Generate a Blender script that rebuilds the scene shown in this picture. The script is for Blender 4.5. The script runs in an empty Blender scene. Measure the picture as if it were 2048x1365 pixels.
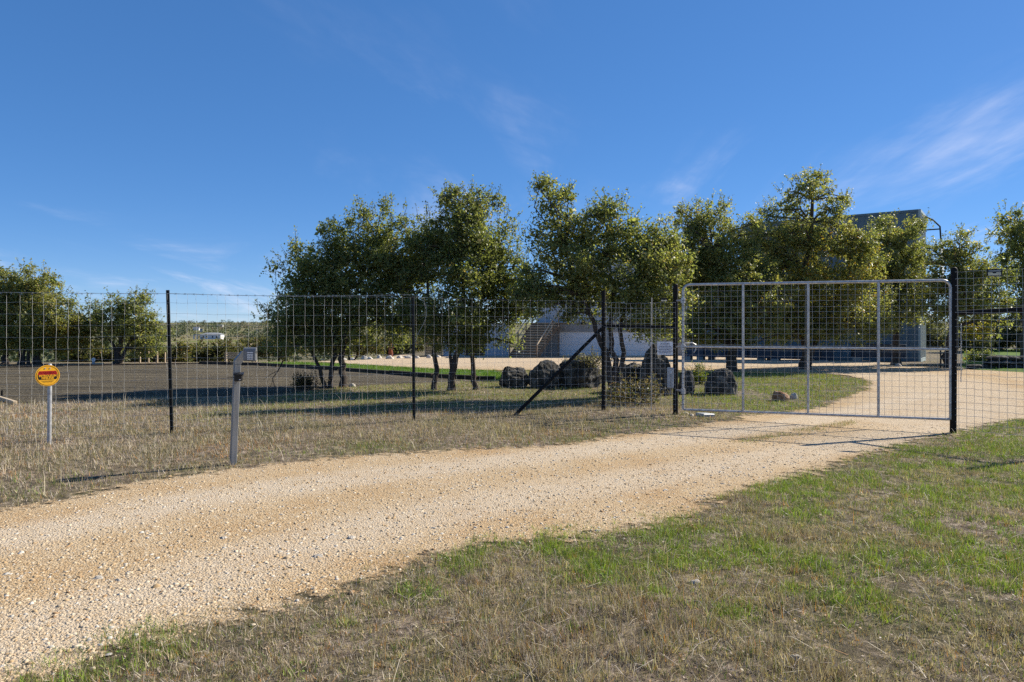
import bpy, math, random
import numpy as np
from mathutils import Vector, Matrix

# ------------------------------------------------------------------ camera, sky, sun
sc = bpy.context.scene
C = sc.collection
F, CX, HY, EYE = 1400.0, 1024.0, 650.0, 1.73      # focal length and horizon in photo pixels, eye height
cam_d = bpy.data.cameras.new('camera')
cam = bpy.data.objects.new('camera', cam_d); C.objects.link(cam); sc.camera = cam
cam_d.sensor_width = 36; cam_d.lens = F / 2048 * 36
cam_d.shift_y = -(682.5 - HY) / 2048
cam_d.clip_start = 0.05; cam_d.clip_end = 20000
cam.location = (0, 0, EYE); cam.rotation_euler = (math.radians(90), 0, 0)

SUN_AZ, SUN_EL = math.radians(62), math.radians(36)
w = bpy.data.worlds.new('World'); sc.world = w; w.use_nodes = True
nt = w.node_tree; nt.nodes.clear()
def N(t, ty, **kw):
    n = t.nodes.new(ty)
    for k, v in kw.items():
        if k.startswith('i_'): n.inputs[k[2:].replace('_', ' ')].default_value = v
        else: setattr(n, k, v)
    return n
sky = N(nt, 'ShaderNodeTexSky', sky_type='NISHITA', sun_disc=False)
sky.sun_elevation = SUN_EL; sky.sun_rotation = SUN_AZ
sky.altitude = 300; sky.air_density = 0.6; sky.dust_density = 0.05; sky.ozone_density = 10.0
hs = N(nt, 'ShaderNodeHueSaturation'); hs.inputs['Saturation'].default_value = 1.36; hs.inputs['Hue'].default_value = 0.509; hs.inputs['Value'].default_value = 1.38
gm = N(nt, 'ShaderNodeGamma'); gm.inputs[1].default_value = 0.54            # softer contrast between zenith and horizon
nt.links.new(sky.outputs[0], gm.inputs[0]); nt.links.new(gm.outputs[0], hs.inputs['Color'])
# thin cirrus, mapped on a flat layer high above the place
tc = N(nt, 'ShaderNodeTexCoord'); sep = N(nt, 'ShaderNodeSeparateXYZ'); nt.links.new(tc.outputs['Generated'], sep.inputs[0])
ad = N(nt, 'ShaderNodeMath', operation='ADD'); ad.inputs[1].default_value = 0.12; nt.links.new(sep.outputs['Z'], ad.inputs[0])
mx = N(nt, 'ShaderNodeMath', operation='MAXIMUM'); mx.inputs[1].default_value = 0.05; nt.links.new(ad.outputs[0], mx.inputs[0])
dx = N(nt, 'ShaderNodeMath', operation='DIVIDE'); nt.links.new(sep.outputs['X'], dx.inputs[0]); nt.links.new(mx.outputs[0], dx.inputs[1])
dy = N(nt, 'ShaderNodeMath', operation='DIVIDE'); nt.links.new(sep.outputs['Y'], dy.inputs[0]); nt.links.new(mx.outputs[0], dy.inputs[1])
cb = N(nt, 'ShaderNodeCombineXYZ'); nt.links.new(dx.outputs[0], cb.inputs[0]); nt.links.new(dy.outputs[0], cb.inputs[1])
def wisps(rot, scale, loc, lo, hi):
    mp = N(nt, 'ShaderNodeMapping'); mp.inputs['Rotation'].default_value = (0, 0, math.radians(rot)); mp.inputs['Scale'].default_value = scale
    mp.inputs['Location'].default_value = loc
    nt.links.new(cb.outputs[0], mp.inputs[0])
    nz = N(nt, 'ShaderNodeTexNoise'); nz.inputs['Scale'].default_value = 1.0; nz.inputs['Detail'].default_value = 7
    nz.inputs['Roughness'].default_value = 0.6; nz.inputs['Distortion'].default_value = 0.7
    nt.links.new(mp.outputs[0], nz.inputs['Vector'])
    r = N(nt, 'ShaderNodeMapRange', interpolation_type='SMOOTHSTEP'); r.inputs['From Min'].default_value = lo; r.inputs['From Max'].default_value = hi
    nt.links.new(nz.outputs[0], r.inputs[0]); return r
WLOC1, WLOC2 = (3.1, 1.7, 0), (10.9, 4.2, 2)
w1 = wisps(24, (1.5, 0.42, 1), WLOC1, 0.44, 0.76)
w2 = wisps(-14, (0.42, 0.3, 1), WLOC2, 0.42, 0.64)
mul = N(nt, 'ShaderNodeMath', operation='MULTIPLY'); nt.links.new(w1.outputs[0], mul.inputs[0]); nt.links.new(w2.outputs[0], mul.inputs[1])
mu2 = N(nt, 'ShaderNodeMath', operation='MULTIPLY'); mu2.inputs[1].default_value = 0.7; nt.links.new(mul.outputs[0], mu2.inputs[0])
mixc = N(nt, 'ShaderNodeMix', data_type='RGBA'); nt.links.new(mu2.outputs[0], mixc.inputs[0]); nt.links.new(hs.outputs[0], mixc.inputs[6])
mixc.inputs[7].default_value = (4.2, 4.3, 5.0, 1)
bg = N(nt, 'ShaderNodeBackground'); bg.inputs['Strength'].default_value = 0.12; nt.links.new(mixc.outputs[2], bg.inputs[0])
wo = N(nt, 'ShaderNodeOutputWorld'); nt.links.new(bg.outputs[0], wo.inputs[0])

to_sun = Vector((math.sin(SUN_AZ) * math.cos(SUN_EL), math.cos(SUN_AZ) * math.cos(SUN_EL), math.sin(SUN_EL)))
sl = bpy.data.lights.new('sun', 'SUN'); sl.energy = 4.6; sl.angle = math.radians(0.53); sl.color = (1.0, 0.93, 0.82)
so = bpy.data.objects.new('sun', sl); C.objects.link(so); so.location = (30, 20, 30)
so.rotation_euler = to_sun.to_track_quat('Z', 'Y').to_euler()
sc.view_settings.view_transform = 'Standard'; sc.view_settings.look = 'None'
sc.view_settings.exposure = 0.9; sc.view_settings.gamma = 1; sc.view_settings.use_curve_mapping = False
sc.cycles.use_denoising = False
sc.cycles.max_bounces = 8; sc.cycles.diffuse_bounces = 5; sc.cycles.glossy_bounces = 2; sc.cycles.transmission_bounces = 3
sc.cycles.sample_clamp_indirect = 4

rnd = random.Random(7); rng = np.random.default_rng(7)

# ------------------------------------------------------------------ helpers
def smooth(a, b, x):
    t = np.clip((np.asarray(x, float) - a) / (b - a), 0, 1); return t * t * (3 - 2 * t)
def _hash(ix, iy, iz, s):
    n = (ix * 374761393 + iy * 668265263 + iz * 2147483647 + s * 1274126177) & 0xffffffff
    n = ((n ^ (n >> 13)) * 1274126177) & 0xffffffff
    n = ((n ^ (n >> 16)) * 2246822519) & 0xffffffff
    return ((n ^ (n >> 15)) & 0xffff) / 65535.0
def vn3(x, y, z, s=0):
    x, y, z = np.broadcast_arrays(np.asarray(x, float), np.asarray(y, float), np.asarray(z, float))
    ix, iy, iz = np.floor(x).astype(np.int64), np.floor(y).astype(np.int64), np.floor(z).astype(np.int64)
    fx, fy, fz = x - ix, y - iy, z - iz
    fx, fy, fz = fx*fx*(3-2*fx), fy*fy*(3-2*fy), fz*fz*(3-2*fz)
    r = 0
    for a in (0, 1):
        for b in (0, 1):
            for c in (0, 1):
                r = r + _hash(ix+a, iy+b, iz+c, s) * (fx if a else 1-fx) * (fy if b else 1-fy) * (fz if c else 1-fz)
    return r
def fbm(x, y, s=0, o=4, z=0.37):
    r, a, t = 0, 1.0, 0.0
    for k in range(o):
        r = r + a * vn3(np.asarray(x)*2**k, np.asarray(y)*2**k, z*2**k, s+k); t += a; a *= .5
    return r / t

VY = [0, 33, 60, 100, 150, 420, 700, 1500, 2600, 7000]
VZ = [0, 0, -1.9, -3.9, -5.4, -6.6, -3.2, 6.6, 4, -20]
def H(x, y):
    x, y = np.asarray(x, float), np.asarray(y, float)
    near = -0.15 * np.exp(-((x-8)**2 + (y-12)**2) / 18.0) - 0.72 * smooth(28, 54, y)
    near = near + 0.02 * (fbm(x*.35, y*.35, 11, 2) - .5) * smooth(60, 30, y)
    val = np.interp(y, VY, VZ) + 3.2 * (fbm(x*.004, y*.004, 5, 3) - .5) * smooth(120, 500, y)
    m = np.maximum(smooth(-7, -17, x) * smooth(31, 40, y), smooth(72, 120, y))
    return near * (1-m) + val * m
def h1(x, y): return float(H(x, y))
def G(px, py, dz=0.0):
    """photo pixel -> where its ray meets the ground"""
    dxr, dzr = (px-CX)/F, (HY-py)/F
    ys = np.concatenate([np.arange(0.5, 80, 0.05), np.arange(80, 3000, 2)])
    d = EYE + dzr*ys - H(dxr*ys, ys)
    k = int(np.argmax(d < 0))
    if d[k] >= 0: k = len(ys)-1
    a = d[k-1]/(d[k-1]-d[k]) if k else 0
    y = ys[k-1] + a*(ys[k]-ys[k-1])
    return Vector((dxr*y, y, h1(dxr*y, y)+dz))
def AT(px, py, Y): return Vector(((px-CX)/F*Y, Y, EYE+(HY-py)/F*Y))

def setp(o, label=None, cat=None, group=None, kind=None):
    for k, v in (('label', label), ('category', cat), ('group', group), ('kind', kind)):
        if v: o[k] = v
    return o
def empty(name, loc, label, cat, group=None, rz=0):
    o = bpy.data.objects.new(name, None); C.objects.link(o); o.location = loc; o.rotation_euler = (0, 0, rz)
    o.empty_display_size = .1
    return setp(o, label, cat, group)
def mesh_np(name, v, f, mat, col=None, smooth_=False, parent=None, world=True):
    """f: (n,k) int array"""
    v = np.ascontiguousarray(v, np.float32); f = np.ascontiguousarray(f, np.int32)
    me = bpy.data.meshes.new(name); n, k = f.shape
    me.vertices.add(len(v)); me.vertices.foreach_set('co', v.ravel())
    me.loops.add(n*k); me.loops.foreach_set('vertex_index', f.ravel())
    me.polygons.add(n); me.polygons.foreach_set('loop_start', np.arange(0, n*k, k, dtype=np.int32))
    me.polygons.foreach_set('loop_total', np.full(n, k, np.int32))
    if smooth_: me.polygons.foreach_set('use_smooth', np.ones(n, bool))
    me.update(calc_edges=True)
    if col is not None:
        for nm, arr in (col.items() if isinstance(col, dict) else [('col', col)]):
            if arr.ndim == 1:
                a = me.attributes.new(nm, 'FLOAT', 'POINT'); a.data.foreach_set('value', np.ascontiguousarray(arr, np.float32))
            else:
                c4 = np.ones((len(v), 4), np.float32); c4[:, :3] = arr
                a = me.attributes.new(nm, 'FLOAT_COLOR', 'POINT'); a.data.foreach_set('color', c4.ravel())
    me.materials.append(mat)
    o = bpy.data.objects.new(name, me); C.objects.link(o)
    if parent is not None:
        o.parent = parent
        if world: o.matrix_parent_inverse = base_inv(parent)
    return o
def base_inv(p):
    m = Matrix.LocRotScale(p.location, p.rotation_euler, p.scale)
    if p.parent: m = Matrix.LocRotScale(p.parent.location, p.parent.rotation_euler, p.parent.scale) @ p.matrix_parent_inverse @ m
    return m.inverted()

class MB:
    def __init__(s): s.v, s.f = [], []
    def add(s, vs, fs):
        b = len(s.v); s.v += [tuple(x) for x in vs]; s.f += [tuple(i+b for i in q) for q in fs]; return s
    def box(s, x0, x1, y0, y1, z0, z1, M=None, bev=0.0):
        if bev > 0:
            b = bev; vs = []
            for z, e in ((z0, b), (z0+b, 0), (z1-b, 0), (z1, b)):
                vs += [(x0+e+b, y0+e, z), (x1-e-b, y0+e, z), (x1-e, y0+e+b, z), (x1-e, y1-e-b, z),
                       (x1-e-b, y1-e, z), (x0+e+b, y1-e, z), (x0+e, y1-e-b, z), (x0+e, y0+e+b, z)]
            fs = [tuple(range(7, -1, -1)), tuple(range(24, 32))]
            for r in range(3):
                for i in range(8): fs.append((r*8+i, r*8+(i+1) % 8, r*8+8+(i+1) % 8, r*8+8+i))
        else:
            vs = [(x0,y0,z0),(x1,y0,z0),(x1,y1,z0),(x0,y1,z0),(x0,y0,z1),(x1,y0,z1),(x1,y1,z1),(x0,y1,z1)]
            fs = [(3,2,1,0),(4,5,6,7),(0,1,5,4),(1,2,6,5),(2,3,7,6),(3,0,4,7)]
        if M is not None: vs = [M @ Vector(q) for q in vs]
        return s.add(vs, fs)
    def tube(s, path, rad, n=8, cap=True):
        P = [Vector(p) for p in path]; R = rad if hasattr(rad, '__len__') else [rad]*len(P)
        vs, fs = [], []; up = None
        for i, p in enumerate(P):
            t = (P[min(i+1, len(P)-1)] - P[max(i-1, 0)])
            t = t.normalized() if t.length > 1e-9 else Vector((0, 0, 1))
            if up is None: up = t.orthogonal().normalized()
            u = (up - t*up.dot(t)); u = u.normalized() if u.length > 1e-6 else t.orthogonal().normalized()
            up = u; b = t.cross(u)
            for k in range(n):
                a = 2*math.pi*k/n; vs.append(p + (u*math.cos(a)+b*math.sin(a))*R[i])
        for i in range(len(P)-1):
            for k in range(n): fs.append((i*n+k, i*n+(k+1) % n, (i+1)*n+(k+1) % n, (i+1)*n+k))
        if cap: fs += [tuple(range(n-1, -1, -1)), tuple(range((len(P)-1)*n, len(P)*n))]
        return s.add(vs, fs)
    def disc(s, c, ax, r, th, n=40):
        c, ax = Vector(c), Vector(ax).normalized(); return s.tube([c-ax*th/2, c+ax*th/2], r, n)
    def build(s, name, mat, parent=None, sm=False, world=True, at=None):
        """at: world origin for a top-level mesh; parented meshes are given in world or local coordinates"""
        me = bpy.data.meshes.new(name)
        vs = s.v if at is None else [(x-at[0], y-at[1], z-at[2]) for x, y, z in s.v]
        me.from_pydata(vs, [], s.f); me.update()
        if sm:
            me.polygons.foreach_set('use_smooth', [True]*len(me.polygons))
            me.set_sharp_from_angle(angle=math.radians(40))
        me.materials.append(mat); o = bpy.data.objects.new(name, me); C.objects.link(o)
        if at is not None: o.location = at
        if parent is not None:
            o.parent = parent
            if world: o.matrix_parent_inverse = base_inv(parent)
        return o

# ------------------------------------------------------------------ materials
MAT = {}
def mat(name, rough=.7, spec=.3, metal=0.0):
    m = bpy.data.materials.new(name); m.use_nodes = True; t = m.node_tree
    p = t.nodes['Principled BSDF']; p.inputs['Roughness'].default_value = rough
    p.inputs['Specular IOR Level'].default_value = spec; p.inputs['Metallic'].default_value = metal
    MAT[name] = m; return m, t, p
def ramp(t, src, stops):
    r = t.nodes.new('ShaderNodeValToRGB'); e = r.color_ramp.elements
    while len(e) < len(stops): e.new(.5)
    for i, (pos, c) in enumerate(stops): e[i].position = pos; e[i].color = (*c, 1)
    t.links.new(src, r.inputs[0]); return r
def noise(t, scale, detail=6, rough=.6, vec=None, dist=0.0):
    n = t.nodes.new('ShaderNodeTexNoise'); n.inputs['Scale'].default_value = scale; n.inputs['Detail'].default_value = detail
    n.inputs['Roughness'].default_value = rough; n.inputs['Distortion'].default_value = dist
    if vec: t.links.new(vec, n.inputs['Vector'])
    return n
def coord(t, which='Object'):
    return t.nodes.new('ShaderNodeTexCoord').outputs[which]
def geo_pos(t): return t.nodes.new('ShaderNodeNewGeometry').outputs['Position']
def bump(t, p, h, strength=.3, dist=.02):
    b = t.nodes.new('ShaderNodeBump'); b.inputs['Strength'].default_value = strength; b.inputs['Distance'].default_value = dist
    t.links.new(h, b.inputs['Height']); t.links.new(b.outputs[0], p.inputs['Normal']); return b
def mixrgb(t, fac, a, b, mode='MIX'):
    m = t.nodes.new('ShaderNodeMix'); m.data_type = 'RGBA'; m.blend_type = mode
    for i, q in ((0, fac), (6, a), (7, b)):
        if isinstance(q, (int, float)): m.inputs[i].default_value = q
        elif isinstance(q, tuple): m.inputs[i].default_value = (*q, 1)
        else: t.links.new(q, m.inputs[i])
    return m.outputs[2]
def simple(name, c0, c1, scale=8, rough=.6, spec=.3, metal=0, bs=.15, bd=.004, lo=.35, hi=.65, use='pos', stretch=None):
    m, t, p = mat(name, rough, spec, metal)
    v = geo_pos(t) if use == 'pos' else coord(t)
    if stretch:
        mp = t.nodes.new('ShaderNodeMapping'); mp.inputs['Scale'].default_value = stretch; t.links.new(v, mp.inputs[0]); v = mp.outputs[0]
    n = noise(t, scale, 7, .65, v); r = ramp(t, n.outputs[0], [(lo, c0), (hi, c1)]); t.links.new(r.outputs[0], p.inputs['Base Color'])
    if bs: bump(t, p, n.outputs[0], bs, bd)
    return m

M_black = simple('black_paint', (.007, .0065, .006), (.018, .016, .014), 30, .7, .15, bs=.08)
M_galv = simple('galvanised_steel', (.30, .30, .305), (.56, .56, .555), 16, .45, .45, .45, bs=.1)
M_wire = simple('galvanised_wire', (.32, .32, .31), (.46, .46, .44), 12, .6, .35, .1, bs=0)
M_tpost = simple('dark_t_post', (.010, .012, .010), (.03, .03, .026), 30, .5, .4, bs=.05)
M_alu = simple('brushed_steel_post', (.17, .175, .175), (.27, .275, .275), 14, .5, .4, .3, bs=.05, stretch=(1, 1, .1))
M_keybox = simple('keypad_housing', (.13, .14, .15), (.19, .2, .21), 40, .45, .4, .3, bs=.03)
M_keys = simple('keypad_keys', (.55, .57, .6), (.7, .72, .74), 40, .4, .4, .3, bs=0)
M_blkplast = simple('black_plastic', (.006, .006, .007), (.014, .014, .014), 40, .5, .35, bs=0)
M_yellow = simple('yellow_sign_paint', (.88, .40, .012), (.95, .47, .02), 12, .4, .4, bs=.02)
M_red = simple('red_sign_paint', (.42, .012, .008), (.5, .02, .012), 14, .4, .4, bs=0)
M_inkblk = simple('black_ink', (.012, .011, .01), (.02, .018, .016), 14, .5, .3, bs=0)
M_inkred = simple('dark_red_ink', (.2, .004, .004), (.25, .008, .006), 14, .5, .3, bs=0)
M_signwhite = simple('white_sign_enamel', (.66, .68, .72), (.78, .8, .82), 20, .45, .4, bs=.02)
M_inkblue = simple('navy_ink', (.02, .025, .05), (.03, .035, .07), 20, .5, .3, bs=0)
M_boxgrey = simple('grey_control_box_paint', (.30, .32, .33), (.4, .42, .43), 10, .5, .4, bs=.05)
M_tan = simple('cream_plate', (.62, .55, .38), (.75, .68, .5), 16, .5, .3, bs=0)
M_wood = simple('weathered_stair_wood', (.13, .085, .05), (.26, .18, .11), 5, .8, .2, bs=.2, stretch=(1, 6, 6))
M_woodpale = simple('pale_timber', (.40, .31, .2), (.55, .44, .3), 5, .8, .2, bs=.2, stretch=(4, 4, 1))
M_slat = simple('brown_slat_wood', (.20, .12, .06), (.36, .23, .12), 5, .75, .25, bs=.2, stretch=(1, 4, 6))
M_darkwood = simple('dark_door_wood', (.035, .022, .014), (.06, .04, .026), 5, .7, .3, bs=.2)
M_timber = simple('dark_edging_timber', (.035, .028, .022), (.09, .07, .055), 4, .9, .15, bs=.3, bd=.02)
M_whitepaint = simple('white_door_paint', (.70, .71, .72), (.8, .81, .82), 3, .5, .4, bs=.03)
M_concrete = simple('grey_render', (.27, .26, .24), (.36, .35, .33), 3, .9, .15, bs=.15)
M_far_white = simple('far_white_wall', (.66, .64, .6), (.78, .76, .72), .5, .8, .2, bs=0)
M_far_roof = simple('far_roof_metal', (.2, .21, .21), (.3, .31, .32), .5, .6, .3, bs=0)
M_far_dark = simple('far_dark_opening', (.02, .022, .03), (.04, .04, .05), .5, .4, .5, bs=0)
M_rust = simple('rust_red_metal', (.13, .04, .02), (.26, .075, .03), 6, .8, .2, bs=.2)
M_navy = simple('navy_steel', (.022, .035, .06), (.05, .07, .1), 3, .5, .4, .2, bs=.08)
M_lamp = simple('amber_lamp_glass', (.5, .36, .1), (.6, .45, .15), 10, .3, .5, bs=0)

def container_paint(name, c0, c1, rust=(.16, .08, .05)):
    m, t, p = mat(name, .5, .4)
    g = geo_pos(t)
    mp = t.nodes.new('ShaderNodeMapping'); mp.inputs['Scale'].default_value = (1, 1, .12); t.links.new(g, mp.inputs[0])
    n = noise(t, 3.5, 8, .7, mp.outputs[0]); n2 = noise(t, 1.3, 6, .7, g)
    r = ramp(t, n.outputs[0], [(.3, c0), (.7, c1)]); k = ramp(t, n2.outputs[0], [(.62, (0, 0, 0)), (.75, (.6,)*3)])
    t.links.new(mixrgb(t, k.outputs[0], r.outputs[0], rust), p.inputs['Base Color']); bump(t, p, n2.outputs[0], .1, .01)
    return m
M_cont = container_paint('blue_grey_container_paint', (.085, .125, .145), (.125, .17, .19))
M_cont_pale = container_paint('pale_blue_grey_container_paint', (.31, .37, .42), (.40, .46, .5), (.22, .2, .18))
M_cont_door = container_paint('grey_green_container_end', (.30, .36, .34), (.42, .47, .45), (.2, .15, .1))

def leaf_mat(name, gloss=.36, trans=.3):
    m = bpy.data.materials.new(name); m.use_nodes = True; t = m.node_tree; p = t.nodes['Principled BSDF']
    a = t.nodes.new('ShaderNodeAttribute'); a.attribute_name = 'col'
    t.links.new(a.outputs['Color'], p.inputs['Base Color'])
    p.inputs['Roughness'].default_value = gloss; p.inputs['Specular IOR Level'].default_value = .35
    tr = t.nodes.new('ShaderNodeBsdfTranslucent')
    t.links.new(mixrgb(t, 1.0, a.outputs['Color'], (1.45, 1.45, .7), 'MULTIPLY'), tr.inputs[0])
    mx = t.nodes.new('ShaderNodeMixShader'); mx.inputs[0].default_value = trans
    t.links.new(p.outputs[0], mx.inputs[1]); t.links.new(tr.outputs[0], mx.inputs[2])
    t.links.new(mx.outputs[0], t.nodes['Material Output'].inputs[0]); return m
M_leaf = leaf_mat('oak_leaf', .45, .52)
M_grass = leaf_mat('grass_blade', .6, .22)
M_farleaf = leaf_mat('far_foliage', .8, .1)

def bark_mat():
    m, t, p = mat('oak_bark', .95, .1)
    mp = t.nodes.new('ShaderNodeMapping'); mp.inputs['Scale'].default_value = (1, 1, .25); t.links.new(geo_pos(t), mp.inputs[0])
    n = noise(t, 28, 8, .7, mp.outputs[0]); r = ramp(t, n.outputs[0], [(.3, (.028, .022, .017)), (.7, (.12, .1, .085))])
    t.links.new(r.outputs[0], p.inputs['Base Color']); bump(t, p, n.outputs[0], .7, .03); return m
M_bark = bark_mat()

def rock_mat(name, c0, c1, c2, sc_=5):
    m, t, p = mat(name, .95, .12); g = coord(t)
    n = noise(t, sc_, 10, .68, g, .4); n2 = noise(t, sc_*5, 8, .7, g)
    r = ramp(t, n.outputs[0], [(.32, c0), (.5, c1), (.66, c2)])
    k = ramp(t, n2.outputs[0], [(.35, (.6,)*3), (.65, (1,)*3)])
    t.links.new(mixrgb(t, 1.0, r.outputs[0], k.outputs[0], 'MULTIPLY'), p.inputs['Base Color'])
    s = t.nodes.new('ShaderNodeMath'); s.operation = 'ADD'; t.links.new(n.outputs[0], s.inputs[0]); t.links.new(n2.outputs[0], s.inputs[1])
    bump(t, p, s.outputs[0], .8, .05); return m
M_rock = rock_mat('weathered_limestone', (.018, .018, .016), (.075, .072, .064), (.27, .255, .225), 5)
M_rock_or = rock_mat('orange_limestone', (.2, .1, .05), (.45, .27, .16), (.6, .45, .32), 6)
M_rock_pale = rock_mat('pale_limestone', (.5, .45, .37), (.68, .62, .52), (.8, .75, .66), 7)

# ground
m, t, p = mat('verge_soil', .95, .1); g = geo_pos(t)
n1 = noise(t, .55, 5, .6, g); n2 = noise(t, 7, 9, .72, g); n3 = noise(t, 90, 4, .7, g)
r1 = ramp(t, n2.outputs[0], [(.34, (.07, .052, .036)), (.5, (.2, .155, .11)), (.64, (.46, .37, .28))])
r2 = ramp(t, n2.outputs[0], [(.34, (.045, .05, .022)), (.52, (.14, .125, .06)), (.66, (.36, .29, .19))])
k = ramp(t, n1.outputs[0], [(.42, (0, 0, 0)), (.6, (1, 1, 1))])
near_c = mixrgb(t, k.outputs[0], r1.outputs[0], r2.outputs[0])
near_c = mixrgb(t, 1.0, near_c, ramp(t, n3.outputs[0], [(.3, (.55,)*3), (.7, (1.2,)*3)]).outputs[0], 'MULTIPLY')
nf = noise(t, .011, 4, .6, g); nf2 = noise(t, .12, 6, .7, g)
farc = ramp(t, nf.outputs[0], [(.40, (.05, .06, .028)), (.5, (.24, .2, .11)), (.6, (.15, .17, .045))])
farc2 = mixrgb(t, 1.0, farc.outputs[0], ramp(t, nf2.outputs[0], [(.3, (.6,)*3), (.7, (1.15,)*3)]).outputs[0], 'MULTIPLY')
sx = t.nodes.new('ShaderNodeSeparateXYZ'); t.links.new(g, sx.inputs[0])
mr = t.nodes.new('ShaderNodeMapRange'); mr.inputs['From Min'].default_value = 40; mr.inputs['From Max'].default_value = 110; t.links.new(sx.outputs['Y'], mr.inputs[0])
t.links.new(mixrgb(t, mr.outputs[0], near_c, farc2), p.inputs['Base Color']); bump(t, p, n2.outputs[0], 1.0, .09)
M_soil = m

m, t, p = mat('crushed_limestone_gravel', .95, .12); g = geo_pos(t)
def vor(scale):
    v = t.nodes.new('ShaderNodeTexVoronoi'); v.inputs['Scale'].default_value = scale; v.inputs['Randomness'].default_value = 1; t.links.new(g, v.inputs['Vector']); return v
va, vb = vor(58), vor(130)
sepc = t.nodes.new('ShaderNodeSeparateColor'); t.links.new(va.outputs['Color'], sepc.inputs[0])
sepd = t.nodes.new('ShaderNodeSeparateColor'); t.links.new(vb.outputs['Color'], sepd.inputs[0])
peb = ramp(t, sepc.outputs[0], [(0, (.30, .21, .125)), (.2, (.50, .38, .24)), (.5, (.62, .51, .36)), (.8, (.72, .64, .51)), (1, (.62, .58, .52))])
peb2 = ramp(t, sepd.outputs[0], [(0, (.36, .26, .16)), (.5, (.58, .46, .31)), (1, (.74, .64, .49))])
stones = mixrgb(t, .5, peb.outputs[0], peb2.outputs[0])
at = t.nodes.new('ShaderNodeAttribute'); at.attribute_name = 'track'
nl = noise(t, .9, 6, .65, g); nm = noise(t, 3.2, 7, .7, g)
tint = ramp(t, nl.outputs[0], [(.34, (.88, .76, .60)), (.5, (.97, .92, .83)), (.64, (1.02, 1.0, .96))])
base = mixrgb(t, 1.0, stones, tint.outputs[0], 'MULTIPLY')
pale = mixrgb(t, 1.0, stones, (1.16, 1.2, 1.3), 'MULTIPLY')
cmp_ = mixrgb(t, .55, pale, (.62, .55, .45))
mt = t.nodes.new('ShaderNodeMath'); mt.operation = 'MULTIPLY'; t.links.new(at.outputs['Fac'], mt.inputs[0]); t.links.new(ramp(t, nm.outputs[0], [(.3, (.35,)*3), (.6, (1,)*3)]).outputs[0], mt.inputs[1])
base = mixrgb(t, mt.outputs[0], base, cmp_)
sand = ramp(t, nm.outputs[0], [(.60, (0, 0, 0)), (.72, (.75,)*3)])
base = mixrgb(t, sand.outputs[0], base, (.56, .40, .25))
t.links.new(mixrgb(t, 1.0, base, (.80, .755, .68), 'MULTIPLY'), p.inputs['Base Color'])
inv = t.nodes.new('ShaderNodeMath'); inv.operation = 'MULTIPLY_ADD'; inv.inputs[1].default_value = -1.2; inv.inputs[2].default_value = 1; t.links.new(va.outputs['Distance'], inv.inputs[0])
inv2 = t.nodes.new('ShaderNodeMath'); inv2.operation = 'MULTIPLY_ADD'; inv2.inputs[1].default_value = -.6; t.links.new(vb.outputs['Distance'], inv2.inputs[0]); t.links.new(inv.outputs[0], inv2.inputs[2])
bump(t, p, inv2.outputs[0], .9, .009)
ae = t.nodes.new('ShaderNodeAttribute'); ae.attribute_name = 'edge'
ne = noise(t, 5.5, 7, .75, g)
am = t.nodes.new('ShaderNodeMath'); am.operation = 'MULTIPLY_ADD'; am.inputs[1].default_value = 1.5; t.links.new(ne.outputs[0], am.inputs[0]); t.links.new(ae.outputs['Fac'], am.inputs[2])
ar = t.nodes.new('ShaderNodeMapRange'); ar.inputs['From Min'].default_value = .60; ar.inputs['From Max'].default_value = .78; t.links.new(am.outputs[0], ar.inputs[0])
t.links.new(ar.outputs[0], p.inputs['Alpha'])
M_gravel = m

m, t, p = mat('dark_tilled_soil', .95, .1); g = geo_pos(t)
mp = t.nodes.new('ShaderNodeMapping'); mp.inputs['Rotation'].default_value = (0, 0, math.radians(-9)); mp.inputs['Scale'].default_value = (.12, 1.6, 1); t.links.new(g, mp.inputs[0])
nf = noise(t, 2.2, 6, .6, mp.outputs[0]); n2 = noise(t, 22, 8, .75, g); n3 = noise(t, .3, 4, .6, g)
r = ramp(t, n2.outputs[0], [(.3, (.034, .030, .022)), (.5, (.088, .077, .056)), (.7, (.25, .225, .17))])
r2 = ramp(t, nf.outputs[0], [(.36, (.55, .54, .52)), (.62, (1.35, 1.32, 1.25))])
r3 = ramp(t, n3.outputs[0], [(.35, (.9, .9, .92)), (.65, (1.15, 1.1, 1.02))])
t.links.new(mixrgb(t, 1.0, mixrgb(t, 1.0, r.outputs[0], r2.outputs[0], 'MULTIPLY'), r3.outputs[0], 'MULTIPLY'), p.inputs['Base Color'])
bump(t, p, n2.outputs[0], .9, .08); M_field = m

M_lawn = simple('lawn_soil', (.05, .09, .012), (.11, .18, .025), 9, .95, .1, bs=.5, bd=.05)

# ------------------------------------------------------------------ ground sheets
ROAD_UP = [(0,1025),(150,1000),(300,966),(470,942),(640,921),(760,912),(880,905),(1100,893),(1200,882),(1300,868),(1420,850),(1500,836),(1560,829),(1640,819),
           (1700,797),(1740,779),(1746,765),(1700,752),(1600,746),(1480,744),(1365,742)]
YARD = [(1200,740),(1060,741),(990,742),(870,739),(780,734),(690,729),(640,725),(720,721),(830,716),(900,714.2),(1020,713),(1250,712.5),(1420,714),(1600,718),(1700,722),(1800,731),(1850,736),(1950,742),(2048,747),(2300,756)]
ROAD_LO = [(2300,812),(2048,838),(1960,852),(1900,865),(1850,876),(1780,890),(1650,932),(1500,975),(1400,1004),(1372,1030),(1340,1043),(1150,1070),(930,1088),(850,1112),(640,1190),(420,1232),(250,1290),(130,1330),(0,1372)]
def W2(L): return [tuple(G(*q)[:2]) for q in L]
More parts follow.
